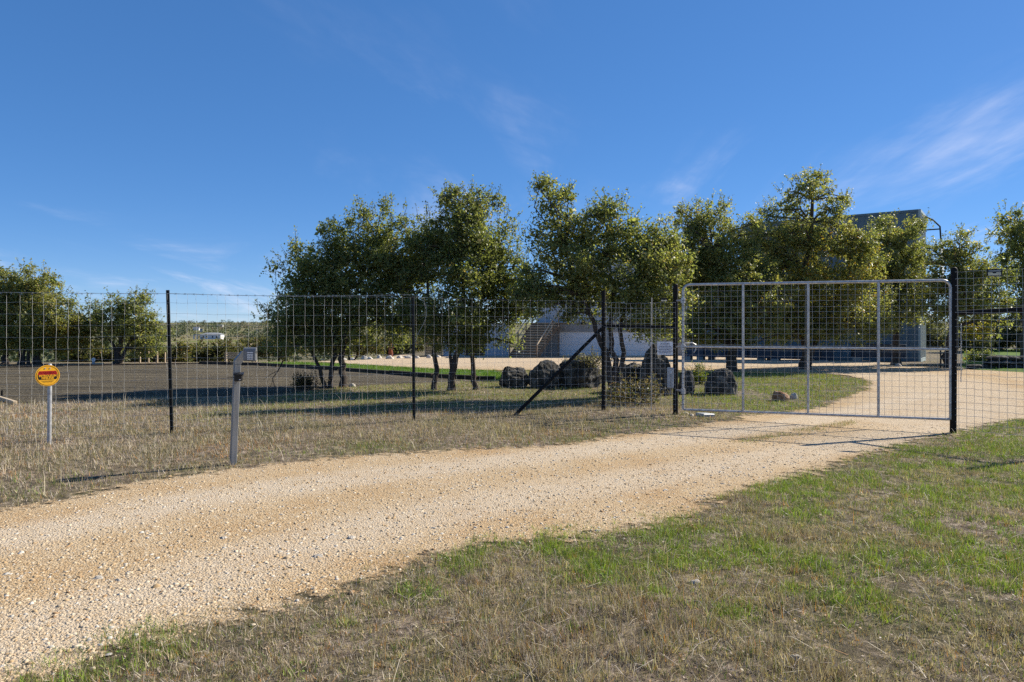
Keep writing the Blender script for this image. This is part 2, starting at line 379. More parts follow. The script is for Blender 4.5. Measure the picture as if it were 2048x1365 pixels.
def dens(P, step):
    out = []
    for i in range(len(P)):
        a, b = np.array(P[i]), np.array(P[(i+1) % len(P)]); n = max(1, int(np.linalg.norm(b-a)/step))
        out += [tuple(a+(b-a)*k/n) for k in range(n)]
    return np.array(out)
def wob(P, amp, fr, s):
    P = P.copy(); d = np.hypot(P[:, 0], P[:, 1]); a = amp*np.clip(d/10, .5, 1.5)
    P[:, 0] += a*(fbm(P[:, 0]*fr, P[:, 1]*fr, s, 3)-.5)*2; P[:, 1] += a*(fbm(P[:, 0]*fr+31, P[:, 1]*fr, s+3, 3)-.5)*2; return P
def inside(P, x, y):
    r = np.zeros(len(x), bool); x1, y1 = P[-1]
    for x0, y0 in P:
        c = ((y0 > y) != (y1 > y))
        if c.any():
            with np.errstate(divide='ignore', invalid='ignore'): r ^= c & (x < (x1-x0)*(y-y0)/((y1-y0) if y1 != y0 else 1e-12)+x0)
        x1, y1 = x0, y0
    return r
def seg_dist(P, x, y, closed=True):
    d = np.full(len(x), 1e9); cx = np.zeros(len(x)); cy = np.zeros(len(x)); n = len(P)
    for i in range(n if closed else n-1):
        a, b = P[i], P[(i+1) % n]; vx, vy = b[0]-a[0], b[1]-a[1]; L = vx*vx+vy*vy+1e-12
        t_ = np.clip(((x-a[0])*vx+(y-a[1])*vy)/L, 0, 1); qx, qy = a[0]+vx*t_, a[1]+vy*t_
        e = np.hypot(x-qx, y-qy); k_ = e < d; d[k_] = e[k_]; cx[k_] = qx[k_]; cy[k_] = qy[k_]
    return d, cx, cy
def sheet(name, P, cell, off, mt_, attr=None, grow=0.0):
    x0, y0 = P.min(0)-cell-grow; x1, y1 = P.max(0)+cell+grow
    nx, ny = int((x1-x0)/cell)+2, int((y1-y0)/cell)+2
    X, Y = np.meshgrid(x0+np.arange(nx)*cell, y0+np.arange(ny)*cell, indexing='ij')
    cxm, cym = (X[:-1, :-1]+cell/2).ravel(), (Y[:-1, :-1]+cell/2).ravel()
    keep = inside(P, cxm, cym)
    if grow:
        o_ = np.where(~keep)[0]; keep[o_] = seg_dist(P, cxm[o_], cym[o_])[0] < grow
    keep = keep.reshape(nx-1, ny-1)
    cnt = np.zeros((nx, ny), int)
    for a in (0, 1):
        for b in (0, 1): cnt[a:nx-1+a, b:ny-1+b] += keep
    idx = -np.ones((nx, ny), int); use = cnt > 0; idx[use] = np.arange(use.sum())
    vx, vy = X[use].copy(), Y[use].copy(); bd = (cnt[use] < 4)
    if not grow:
        d, qx, qy = seg_dist(P, vx[bd], vy[bd]); ok = d < cell*1.2
        bi = np.where(bd)[0][ok]; vx[bi] = qx[ok]; vy[bi] = qy[ok]
    I, J = np.where(keep); f = np.stack([idx[I, J], idx[I+1, J], idx[I+1, J+1], idx[I, J+1]], 1)
    vz = H(vx, vy)+off+.0008*np.hypot(vx, vy)
    if not grow: vz[bd] -= .03+.0008*np.hypot(vx[bd], vy[bd])
    v = np.stack([vx, vy, vz], 1)
    col = attr(vx, vy) if attr else None
    o = mesh_np(name, v, f, mt_, col, True); setp(o, kind='structure'); return o

road_poly = wob(dens([(-13,-6),(-8,1.2)]+W2(ROAD_UP+YARD+ROAD_LO)+[(-4.2,1.6),(-7,-6)], .35), .16, 1.3, 3)
FIELD = [(-600,741),(0,737),(250,731.5),(400,729),(522,732),(685,742),(780,749),(866,756),(955,760),(990,760.5),(912,763.5),(867,765.5),(780,770),(690,775),(620,784),(560,791),(500,796),(400,795),(325,796),(200,800),(120,806),(27,809),(-10,801),(-600,806)]
field_poly = dens(W2(FIELD), .8)
LAWN = [(520,728),(600,727),(690,730),(780,735),(870,740),(990,743),(1008,750),(1000,761),(955,758.5),(866,754.5),(780,747.5),(685,740.5),(522,730)]
lawn_poly = dens(W2(LAWN), .8)
RLAWN = [(1925,700),(2300,700),(2300,752),(2048,745),(1960,740),(1925,738)]
rlawn_poly = dens(W2(RLAWN), 1.0)

# terrain to the horizon
tt = np.linspace(-1, 1, 201); xs = np.sinh(tt*7.6)*(7000/np.sinh(7.6))
ty = np.linspace(0, 1, 240); ysg = -12 + (np.sinh(ty*7.0)/np.sinh(7.0))*7000 + ty*30
X, Y = np.meshgrid(xs, ysg, indexing='ij'); ii = np.arange(201*240).reshape(201, 240)
f = np.stack([ii[:-1, :-1].ravel(), ii[1:, :-1].ravel(), ii[1:, 1:].ravel(), ii[:-1, 1:].ravel()], 1)
setp(mesh_np('ground', np.stack([X.ravel(), Y.ravel(), H(X, Y).ravel()-.004], 1), f, M_soil, None, True), kind='structure')

TRA = W2([(0,1085),(350,1008),(700,958),(960,928),(1150,905),(1330,885),(1500,858),(1640,840),(1760,815),(1850,790)])
TRB = W2([(0,1290),(500,1125),(850,1030),(1100,985),(1330,950),(1560,912),(1750,880),(1850,858),(1960,820)])
TRC = W2([(1900,850),(1900,790),(1860,765),(1780,750),(1650,740)])
def tracks(x, y):
    da = seg_dist(TRA, x, y, False)[0]; db = seg_dist(TRB, x, y, False)[0]; dc = seg_dist(TRC, x, y, False)[0]
    wv = .12*(fbm(x*.8, y*.8, 21, 3)-.5)
    t_ = np.maximum(smooth(.62, .18, da+wv), smooth(.7, .2, db+wv)*.85)
    return {'track': np.maximum(np.maximum(t_, smooth(2.2, 1, dc)*.7), smooth(26, 30, y)*.6)}
def road_attr(x, y):
    a_ = tracks(x, y); d_ = seg_dist(road_poly, x, y)[0]; a_['edge'] = np.where(inside(road_poly, x, y), d_, -d_).clip(-1, 1); return a_
sheet('driveway', road_poly, .2, .001, M_gravel, road_attr, .5)
sheet('tilled_field', field_poly, .5, .012, M_field)
sheet('lawn', lawn_poly, .5, .016, M_lawn)
sheet('lawn', rlawn_poly, .6, .016, M_lawn)

# ------------------------------------------------------------------ grass, pebbles
def blades(name, pos, hgt, wid, col, seed, lean=.55, seg2=True, matg=None):
    r = np.random.default_rng(seed); n = len(pos)
    az = r.uniform(0, 2*np.pi, n); la = r.uniform(0, 2*np.pi, n); ln = np.abs(r.normal(0, lean, n)).clip(0, 1.35)
    s = np.stack([np.cos(az), np.sin(az), np.zeros(n)], 1)*wid[:, None]*.5
    d = np.stack([np.cos(la)*np.sin(ln), np.sin(la)*np.sin(ln), np.cos(ln)], 1)
    ln2 = (ln*1.7+.1).clip(0, 1.9); d2 = np.stack([np.cos(la)*np.sin(ln2), np.sin(la)*np.sin(ln2), np.cos(ln2)], 1)
    mid = pos+d*hgt[:, None]*.55; tip = mid+d2*hgt[:, None]*.45
    k = np.arange(n)
    if seg2:
        v = np.stack([pos-s, pos+s, mid+s*.8, mid-s*.8, tip], 1).reshape(-1, 3)
        f = np.concatenate([np.stack([k*5, k*5+1, k*5+2], 1), np.stack([k*5, k*5+2, k*5+3], 1), np.stack([k*5+3, k*5+2, k*5+4], 1)])
        c = np.repeat(col, 5, 0)
    else:
        v = np.stack([pos-s, pos+s, tip], 1).reshape(-1, 3); f = np.stack([k*3, k*3+1, k*3+2], 1); c = np.repeat(col, 3, 0)
    return setp(mesh_np(name, v, f, matg or M_grass, c), kind='stuff')
def pick(pal, wts, r):
    """rows of wts are per-point weights"""
    cw = np.cumsum(wts, 1); cw /= cw[:, -1:]; u = r.uniform(0, 1, len(wts))[:, None]
    return np.array(pal)[(u > cw).sum(1)]
STRAW, GREY, BROWN, RUST, GREEN, LIME, OLIVE, PALE = (.46,.36,.22), (.40,.34,.285), (.24,.18,.135), (.48,.24,.08), (.13,.20,.034), (.28,.38,.055), (.25,.245,.075), (.62,.54,.40)
PAL = [STRAW, GREY, BROWN, RUST, GREEN, LIME, OLIVE, PALE]

def tufts(n, xr, yr, r, fall):
    """random tuft centres, denser near the viewer's side"""
    x = r.uniform(*xr, n*3); y = r.uniform(*yr, n*3)
    pr = np.clip((fall/np.maximum(np.hypot(x, y), fall))**1.3, .02, 1); k = r.uniform(0, 1, n*3) < pr
    return x[k][:n], y[k][:n]
front_poly = np.array([(-4.6,1.2)]+[tuple(q) for q in W2(ROAD_LO)[::-1]]+[(16,15),(16,-1),(-3,-1)])

# verge in front, between the viewer and the road
r = np.random.default_rng(101)
x, y = tufts(112000, (-3.5, 12), (2.2, 15), r, 5.0)
edge = seg_dist(road_poly, x, y)[0]; inn = inside(front_poly, x, y)
k = inn | ((edge < .45) & inside(road_poly, x, y) & (y < 11.5) & (y < 6.2+.35*x)); x, y, edge, inn = x[k], y[k], edge[k], inn[k]; edge = np.where(inn, edge, -edge*.55)
cover = .3+.7*smooth(.37, .50, .6*fbm(x*1.5, y*1.5, 71, 4)+.4*fbm(x*5, y*5, 73, 2))
keep = r.uniform(0, 1, len(x)) < smooth(-.12, .3, edge + .45*(fbm(x*2.2, y*2.2, 61, 3)-.4))*cover
x, y, edge = x[keep], y[keep], edge[keep]
dry = smooth(.2, -.7, (x-1.0)*.30 + (y-5.2)*.45)
gp_ = smooth(.45, .54, .55*fbm(x*.8, y*.8, 41, 4)+.45*fbm(x*3.1, y*3.1, 44, 3) + .05*smooth(1.2, .2, edge) - .06*dry)
bp_ = .75*smooth(.54, .62, .6*fbm(x*1.3, y*1.3, 55, 3)+.4*fbm(x*4, y*4, 57, 2)+.04*dry)*(1-gp_)
ot = (1-gp_)*(1-bp_); nb = 12
wt = np.stack([.12*gp_+.1*bp_+.5*ot, .06*gp_+.6*bp_+.7*ot, .03*gp_+.9*bp_+.10*ot, .03+.05*ot, .55*gp_+.06*bp_+.22*ot, .85*gp_*(1-.35*dry)+.14*ot*(1-dry), .3*gp_+.05*bp_+.28*ot, .02*gp_+.3*ot], 1)
ct = pick(PAL, wt, r)*r.uniform(.75, 1.3, (len(x), 1))
R_ = lambda a: np.repeat(a, nb, 0)
sp = R_(r.uniform(.010, .042, len(x))); tx = R_(x)+r.normal(0, 1, len(sp))*sp; ty_ = R_(y)+r.normal(0, 1, len(sp))*sp
cb_ = pick(PAL, R_(wt), r); sel = r.uniform(0, 1, len(tx)) < .75
colr = np.where(sel[:, None], R_(ct), cb_)*r.uniform(.75, 1.25, (len(tx), 1))
hg = r.uniform(.024, .07, len(tx))*R_(r.uniform(.6, 1.3, len(x))*(1.25*gp_+1.9*bp_+.75*ot))
blades('verge_grass', np.stack([tx, ty_, H(tx, ty_)-.012], 1), hg, r.uniform(.0024, .0056, len(tx))*(1+.05*np.hypot(tx, ty_)), colr, 5, .75, False)
n = 60000; xc, yc = tufts(n, (-3.5, 12), (2.2, 14), r, 5.0)
k = inside(front_poly, xc, yc) & (smooth(.50, .60, .5*fbm(xc*.8, yc*.8, 41, 4)+.5*fbm(xc*3.1, yc*3.1, 44, 3)) > r.uniform(.25, 1, len(xc))); xc, yc = xc[k], yc[k]
cw_ = pick([(.12, .22, .03), (.19, .33, .045), (.26, .36, .07), (.10, .16, .03)], np.tile([1, 1, .4, .7], (len(xc), 1)), r)*r.uniform(.8, 1.2, (len(xc), 1))
def flat_leaves(name, x_, y_, sz, c_):
    n_ = len(x_); P_ = np.stack([x_, y_, H(x_, y_)+r.uniform(.0, .03, n_)], 1); th = r.uniform(0, 6.28, n_)
    a_ = np.stack([np.cos(th), np.sin(th), r.normal(.25, .35, n_)], 1)*sz[:, None]; b_ = np.stack([-np.sin(th), np.cos(th), r.normal(0, .3, n_)], 1)*sz[:, None]*.6
    v_ = np.stack([P_-a_*.5, P_+b_*.5, P_+a_*.5, P_-b_*.5], 1).reshape(-1, 3)
    setp(mesh_np(name, v_, np.arange(n_*4).reshape(n_, 4), M_grass, np.repeat(c_, 4, 0)), kind='stuff')
flat_leaves('low_weeds', xc, yc, r.uniform(.008, .02, len(xc)), cw_)
xc, yc = tufts(15000, (-3.5, 12), (2.2, 14), r, 5.0); k = inside(front_poly, xc, yc); xc, yc = xc[k], yc[k]
flat_leaves('leaf_litter', xc, yc, r.uniform(.008, .024, len(xc)), pick([(.36, .28, .2), (.44, .37, .29), (.26, .18, .12), (.42, .26, .14)], np.tile([1, .5, .9, .25], (len(xc), 1)), r))
# a litter of dead stems lying flat
n = 9000; x, y = tufts(n, (-3.5, 12), (2.4, 13), r, 5); k = inside(front_poly, x, y) & (seg_dist(road_poly, x, y)[0] > .12); x, y = x[k], y[k]
c = pick(PAL, np.tile([.5, .8, .3, .08, 0, 0, .05, .5], (len(x), 1)), r)*r.uniform(.8, 1.25, (len(x), 1))
blades('dead_grass_litter', np.stack([x, y, H(x, y)+.012], 1), r.uniform(.06, .22, len(x)), r.uniform(.0025, .0045, len(x)), c, 6, 2.2)

# dry grass along the fence and green-gold grass behind it
r = np.random.default_rng(202)
x, y = tufts(95000, (-15, 12), (5.5, 34), r, 11.0)
k = ~inside(road_poly, x, y) & ~inside(field_poly, x, y) & ~inside(lawn_poly, x, y) & ~inside(front_poly, x, y); x, y = x[k], y[k]
edge = seg_dist(road_poly, x, y)[0]
fl = y - np.where(x < 3.2, 12.75+.395*(x+1.8), 13.5-.33*(x-3.2))            # metres behind the fence line
keep = r.uniform(0, 1, len(x)) < np.clip(smooth(-.05, .3, edge + .2*(fbm(x*2, y*2, 62, 3)-.5))*(.45+.55*smooth(.32, .5, fbm(x*1.1, y*1.1, 72, 4))), 0, 1)
x, y, edge, fl = x[keep], y[keep], edge[keep], fl[keep]
behind = smooth(.3, 3.0, fl + 2.0*(fbm(x*.4, y*.4, 33, 3)-.5))*smooth(-7, -2.5, x)
strip = smooth(1.7, .2, edge)*(1-behind)
gn = smooth(.42, .62, fbm(x*.9, y*.9, 43, 4)); isl = smooth(3.5, 5.5, x)*smooth(1, 3, fl)
nb = 8; R_ = lambda a: np.repeat(a, nb, 0)
tx, ty_ = R_(x), R_(y); sp = R_(r.uniform(.02, .11, len(x))); tx = tx+r.normal(0, 1, len(tx))*sp; ty_ = ty_+r.normal(0, 1, len(tx))*sp
B, S, Gn, I_ = R_(behind), R_(strip), R_(gn), R_(isl); ru = R_(smooth(.55, .68, fbm(x*.8, y*.8, 91, 3)))
D = 1-B; Bp = R_(2.2*smooth(.5, .62, fbm(x*.9, y*.9, 95, 3)))
wt = np.stack([D*.55+B*.35, D*1.0*(1-.4*S)+B*.1, D*.7*Bp+D*.45+B*.06, D*(.05+.8*ru)+.02, (S*Gn*1.1+B*.5+I_*.7), S*Gn*.5+B*.9+I_*2.4, D*.2+B*1.4+S*.4, D*.25+B*.12], 1)
col_t = np.repeat(pick(PAL, wt[::nb], r), nb, 0); col_b = pick(PAL, wt, r); sel = r.uniform(0, 1, len(tx)) < .5
colr = np.where(sel[:, None], col_t, col_b)*r.uniform(.7, 1.3, (len(tx), 1))
tall = D*(1-.55*S)*(.75+.5*R_(fbm(x*.7, y*.7, 17, 3)))
hg = (r.uniform(.03, .07, len(tx))+tall*r.uniform(.005, .07, len(tx))*R_(r.uniform(.3, 1.6, len(x))))*(1-.2*B)
blades('roadside_grass', np.stack([tx, ty_, H(tx, ty_)-.012], 1), hg, r.uniform(.0028, .006, len(tx))*(1+.06*np.hypot(tx, ty_)), colr, 9, 1.0, False)
hump = np.array(W2([(1462,886),(1520,874),(1600,860),(1690,845),(1722,842),(1700,852),(1600,872),(1500,888)])); n = 26000
hx, hy = r.uniform(hump[:, 0].min(), hump[:, 0].max(), n), r.uniform(hump[:, 1].min(), hump[:, 1].max(), n); k = inside(hump, hx+r.normal(0, .05, n), hy+r.normal(0, .05, n)) & (fbm(hx*3, hy*3, 19, 3) > .42); hx, hy = hx[k], hy[k]
blades('roadside_grass', np.stack([hx, hy, H(hx, hy)], 1), r.uniform(.03, .08, len(hx)), r.uniform(.005, .009, len(hx)), pick(PAL, np.tile([.5, .5, .4, .2, .6, .3, 1.0, .1], (len(hx), 1)), r)*r.uniform(.7, 1.2, (len(hx), 1)), 12, .7, False)
# short green and gold grass under the oaks and on the island inside the gate
n = 210000; hx, hy = r.uniform(-6, 11, n), r.uniform(13.2, 27, n)
hf = hy-np.where(hx < 3.2, 12.75+.395*(hx+1.8), 13.5-.33*(hx-3.2)); isl_ = smooth(3.5, 5.5, hx)
k = (hf > .4+1.6*(1-isl_)) & ~inside(road_poly, hx, hy) & ~inside(field_poly, hx, hy) & ~inside(lawn_poly, hx, hy) & (r.uniform(0, 1, n) < (.35+.65*isl_)*smooth(.34, .5, fbm(hx*1.2, hy*1.2, 29, 3)))
hx, hy, isl_ = hx[k], hy[k], isl_[k]; gg = smooth(.4, .58, fbm(hx*.7, hy*.7, 37, 3))
wt = np.stack([.5-.2*isl_, .2+0*gg, .1+0*gg, .08+0*gg, .35+.2*gg, .3+.9*gg*(.5+.5*isl_), .9+0*gg, .12*(1-gg)], 1)
blades('roadside_grass', np.stack([hx, hy, H(hx, hy)], 1), r.uniform(.035, .09, len(hx)), r.uniform(.008, .015, len(hx)), pick(PAL, wt, r)*r.uniform(.75, 1.2, (len(hx), 1)), 13, .7, False)
# taller seed stalks
n = 420; x = r.uniform(-12, 5, n); y = r.uniform(7, 17, n); k = ~inside(road_poly, x, y) & ~inside(front_poly, x, y) & ~inside(field_poly, x, y); x, y = x[k], y[k]
blades('dry_seed_stalks', np.stack([x, y, H(x, y)], 1), r.uniform(.14, .38, len(x)), r.uniform(.005, .008, len(x)), np.array([PALE])*r.uniform(.7, 1.1, (len(x), 1)), 10, .45)
# lawns
def lawn_grass(P, n, seed, hgt, wid):
    r = np.random.default_rng(seed); x = r.uniform(P[:, 0].min(), P[:, 0].max(), n); y = r.uniform(P[:, 1].min(), P[:, 1].max(), n)
    k = inside(P, x, y); x, y = x[k], y[k]
    c = pick([(.09, .19, .014), (.13, .25, .022), (.2, .24, .04), (.3, .25, .1)], np.tile([1, .8, .35, .07], (len(x), 1)), r)*r.uniform(.8, 1.25, (len(x), 1))
    blades('lawn_grass', np.stack([x, y, H(x, y)], 1), hgt*r.uniform(.6, 1.4, len(x)), np.full(len(x), wid), c, seed+1, .5, False)
lawn_grass(lawn_poly, 60000, 301, .1, .022)
lawn_grass(rlawn_poly, 45000, 305, .11, .03)

# pebbles lying loose on the road
def pebbles(name, n, xr, yr, smin, smax, seed, fall, mt_, poly=road_poly):
    r = np.random.default_rng(seed); x, y = tufts(n, xr, yr, r, fall)
    k = inside(poly, x + r.normal(0, .17, len(x)), y + r.normal(0, .17, len(y))); x, y = x[k], y[k]
    n = len(x); s = smin*(smax/smin)**(r.uniform(0, 1, n)**2.2)
    V = np.array([(1,0,0),(0,1,0),(-1,0,0),(0,-1,0),(.5,.5,.75),(-.5,.5,.7),(-.5,-.5,.75),(.5,-.5,.7)], float)
    Fq = np.array([(0,1,4,4),(1,2,5,5),(2,3,6,6),(3,0,7,7),(1,5,4,4),(2,6,5,5),(3,7,6,6),(0,4,7,7),(4,5,6,6),(4,6,7,7)])[:, :3]
    j = V[None]*(1+r.normal(0, .2, (n, 8, 3)))
    j *= (np.stack([r.uniform(.7, 1.3, n), r.uniform(.6, 1.1, n), r.uniform(.35, .65, n)], 1)*s[:, None])[:, None, :]
    a = r.uniform(0, 6.28, n); ca, sa = np.cos(a)[:, None], np.sin(a)[:, None]
    v = np.stack([j[..., 0]*ca-j[..., 1]*sa+x[:, None], j[..., 0]*sa+j[..., 1]*ca+y[:, None], j[..., 2]-s[:, None]*.12+(H(x, y)+.002+.0008*np.hypot(x, y))[:, None]], 2)
    f = (Fq[None]+(np.arange(n)*8)[:, None, None]).reshape(-1, 3)
    c = pick([(.44,.31,.17), (.54,.42,.27), (.6,.51,.37), (.56,.52,.44), (.36,.23,.12)], np.tile([1, 1.3, 1, .5, .25], (n, 1)), r)*r.uniform(.75, 1.1, (n, 1))
    return setp(mesh_np(name, v.reshape(-1, 3), f, mt_, np.repeat(c, 8, 0)), kind='stuff')
m, t, p = mat('loose_pebble', .95, .12); a = t.nodes.new('ShaderNodeAttribute'); a.attribute_name = 'col'
t.links.new(mixrgb(t, .5, a.outputs['Color'], mixrgb(t, 1.0, a.outputs['Color'], ramp(t, noise(t, 160, 3, .6, geo_pos(t)).outputs[0], [(.3, (.6,)*3), (.7, (1.2,)*3)]).outputs[0], 'MULTIPLY')), p.inputs['Base Color'])
M_peb = m
pebbles('gravel', 62000, (-6, 9), (2.4, 13), .006, .021, 401, 4.2, M_peb)
pebbles('gravel', 420, (-6, 9), (2.4, 14), .016, .034, 402, 6, M_peb)
# ------------------------------------------------------------------ buildings
def corrugated(mb, L, z0, z1, y, axis='x', depth=.036, period=.28, x0=0.0, sgn=1):
    """trapezoid-ribbed sheet along x (or y) between z0 and z1"""
    pts = []; x = 0.0
    while x < L-1e-6:
        for dx_, d in ((0, 0), (.07, 0), (.14, -depth), (.21, -depth)):
            if x+dx_ <= L: pts.append((x+dx_, d))
        x += period
    pts.append((L, 0)); vs, fs = [], []
    for q, d in pts:
        for z in (z0, z1): vs.append((x0+q, y+sgn*d, z) if axis == 'x' else (x0+sgn*d, y+q, z))
    for i in range(len(pts)-1): fs.append((2*i, 2*i+2, 2*i+3, 2*i+1))
    mb.add(vs, fs)
def container(label, loc, rz, L, mt_, endm, group=None, z=2.59, Wd=2.44):
    o = empty('shipping_container', loc, label, 'shipping container', group, rz)
    for y, s_ in ((-.02, 1), (-Wd+.02, -1)):
        b = MB(); corrugated(b, L-.24, .16, z-.12, y, 'x', x0=.12, sgn=s_); b.build('side_panel', mt_, o, world=False)
    b = MB(); corrugated(b, Wd-.24, .16, z-.12, -Wd+.12, 'y', x0=L-.03, sgn=1); b.build('end_panel', mt_, o, world=False)
    for y0, y1 in ((-1.2, -.1), (-Wd+.1, -1.24)):
        b = MB(); b.box(.03, .07, y0, y1, .18, z-.14); d_ = b.build('door', endm, o, world=False)
        for q in (.28, .78):
            b = MB(); b.tube([(.005, y0+q*(y1-y0), .2), (.005, y0+q*(y1-y0), z-.15)], .02, 6); b.build('lock_rod', M_galv, d_, world=False)
    for x in (0, L-.12):
        for y in (-.12, -Wd):
            b = MB(); b.box(x, x+.12, y, y+.12, .002, z-.002, bev=.01); b.build('corner_post', endm if x == 0 else mt_, o, world=False)
    for y in (-.118, -Wd+.002):
        for z0, z1 in ((.004, .16), (z-.12, z-.004)):
            b = MB(); b.box(.122, L-.122, y, y+.116, z0, z1); b.build('rail', mt_, o, world=False)
    for x in (.002, L-.118):
        for z0, z1 in ((.004, .18), (z-.14, z-.004)):
            b = MB(); b.box(x, x+.116, -Wd+.122, -.122, z0, z1); b.build('rail', endm if x < 1 else mt_, o, world=False)
    b = MB(); b.box(.1, L-.1, -Wd+.1, -.1, z-.05, z-.012); b.build('roof', mt_, o, world=False)
    b = MB(); b.box(.1, L-.1, -Wd+.1, -.1, .05, .12); b.build('floor', M_darkwood, o, world=False)
    return o
TW = Vector((20.74, 35.5, 0)); td = Vector((-.812, .583, 0)).normalized(); tn = Vector((-td.y, td.x, 0)); trz = math.atan2(td.y, td.x)
gz = EYE-75*35.5/F
tg_ = 'containers stacked into a tower behind the trees'
c1 = container('blue grey shipping container at the foot of the tower, its end speckled with leaf shadow', TW+Vector((0, 0, gz)), trz, 12.19, M_cont, M_cont_door, tg_)
c2 = container('blue grey shipping container in the middle of the tower, hidden by oak crowns', TW+Vector((0, 0, gz+2.595)), trz, 12.19, M_cont, M_cont_door, tg_)
c3 = container('dark blue grey shipping container on top of the tower, rising above the oaks', TW+Vector((0, 0, gz+5.19)), trz, 9.1, M_cont, M_cont_door, tg_)
# footing blocks under the tower
for s_ in (.2, 4.0, 8.0, 11.6):
    for d_ in (-.25, -2.2):
        q = TW+td*s_+Vector((-td.y, td.x, 0))*d_
        b = MB(); b.box(-.2, .2, -.2, .2, -.4, .0); o = b.build('footing_block', M_concrete, c1, world=False)
        o.location = (s_, d_, 0)
# railing at the end of the top container
b = MB(); e0 = TW+Vector((0, 0, gz+5.19))
def tp(s_, d_, z): return e0+td*s_+tn*d_+Vector((0, 0, z))
rl = empty('balcony_railing', tp(-.6, -1.2, 0), 'dark bent pipe railing fixed to the end of the topmost container', 'railing')
b = MB(); b.tube([tp(-.05, -1.0, 2.35), tp(-.45, -1.0, 2.1), tp(-.75, -1.0, 1.75), tp(-.8, -1.0, .9)], .04, 8); b.build('bent_pipe', M_black, rl)
b = MB(); b.tube([tp(-.05, -1.0, 1.62), tp(-.74, -1.0, 1.62)], .035, 8); b.build('cross_pipe', M_black, rl)
b = MB(); b.box(-.85, -.76, -2.1, -.3, -1.2, .95, Matrix.Translation(e0) @ Matrix.Rotation(trz, 4, 'Z')); b.build('white_screen', M_whitepaint, rl)
b = MB(); b.box(-.84, 0.0, -2.1, -.3, -.14, -.03, Matrix.Translation(e0) @ Matrix.Rotation(trz, 4, 'Z')); b.build('deck', M_woodpale, rl)

# garage under a pale container
GY = 54.5; ggz = h1(6, GY)-.03
def gx(px): return (px-CX)/F*GY
ga = empty('garage', (gx(1085), GY, ggz), 'grey rendered garage with white doors under a pale container', 'garage')
L0, L1 = gx(1085), gx(1375); top = EYE+(HY-646)/F*GY
b = MB()
xsd = [(gx(1117), gx(1203)), (gx(1222), gx(1308))]; dtop = EYE+(HY-664)/F*GY
b.box(L0, xsd[0][0], GY, GY+.25, ggz-.3, top); b.box(xsd[0][1], xsd[1][0], GY, GY+.25, ggz-.3, top); b.box(xsd[1][1], L1, GY, GY+.25, ggz-.3, top)
for a_, c_ in xsd: b.box(a_, c_, GY+.001, GY+.249, dtop, top-.002)
b.build('front_wall', M_concrete, ga)
for x in (L0, L1-.25):
    b = MB(); b.box(x+.002, x+.248, GY+.252, GY+6, ggz-.3, top-.004); b.build('side_wall', M_concrete, ga)
b = MB(); b.box(L0+.25, L1-.25, GY+5.7, GY+5.99, ggz-.3, top-.006); b.build('back_wall', M_concrete, ga)
for a_, c_ in xsd:
    dz = (dtop-ggz+.02)/4
    o = None
    for q in range(4):
        b = MB(); b.box(a_+.01, c_-.01, GY+.1, GY+.15, ggz-.02+q*dz+.006, ggz-.02+(q+1)*dz-.006, bev=.008)
        if o is None: o = b.build('garage_door', M_whitepaint, ga)
        else: b.build('door_section', M_whitepaint, o)
b = MB(); b.box(gx(1162), gx(1171), GY-.25, GY-.01, top-.12, top+.02); lo_ = b.build('wall_lamp', M_black, ga)
b = MB(); b.box(gx(1163), gx(1170), GY-.24, GY-.02, top+.021, top+.22, bev=.03); b.build('lamp_glass', M_lamp, lo_)
container('pale blue grey shipping container resting on the garage with white doors', (gx(1075), GY+2.34, top+.002), 0, 12.19, M_cont_pale, M_cont_pale, 'pale containers of the house')
container('upper pale blue grey container stacked highest above the garage, behind the leaning oak', (gx(1140), GY+2.44, top+2.6), 0, 12.19, M_cont_pale, M_cont_pale, 'pale containers of the house')
# single-storey container left of the stairs, with a dark door
sx0, sx1 = gx(887), gx(1018)
sz = h1(-2, 54)-.03
lc = container('pale single storey shipping container with a dark brown door beside the stairs', (sx0, GY+2.2, sz), 0, sx1-sx0, M_cont_pale, M_cont_pale, 'pale containers of the house')
b = MB(); b.box(gx(930), gx(969), GY-.32, GY-.26, sz+.12, sz+2.15); o = b.build('entrance_door', M_darkwood, lc); o['label'] = 'dark brown timber door'
b = MB(); b.box(gx(965)-.06, gx(965), GY-.37, GY-.33, sz+1.05, sz+1.2); b.build('door_handle', M_galv, o)
# slatted wooden screen
sl0, sl1 = gx(850), gx(886)
ss = empty('slatted_screen', ((sl0+sl1)/2, GY-.3, sz), 'brown horizontal slat wooden screen beside the single storey container', 'screen')
for x in (sl0+.05, sl1-.11):
    b = MB(); b.box(x, x+.07, GY-.26, GY-.19, sz-.1, sz+1.6); b.build('post', M_slat, ss)
for q in range(12):
    b = MB(); b.box(sl0, sl1, GY-.30, GY-.262, sz+.05+q*.127, sz+.05+q*.127+.1); b.build('slat', M_slat, ss)

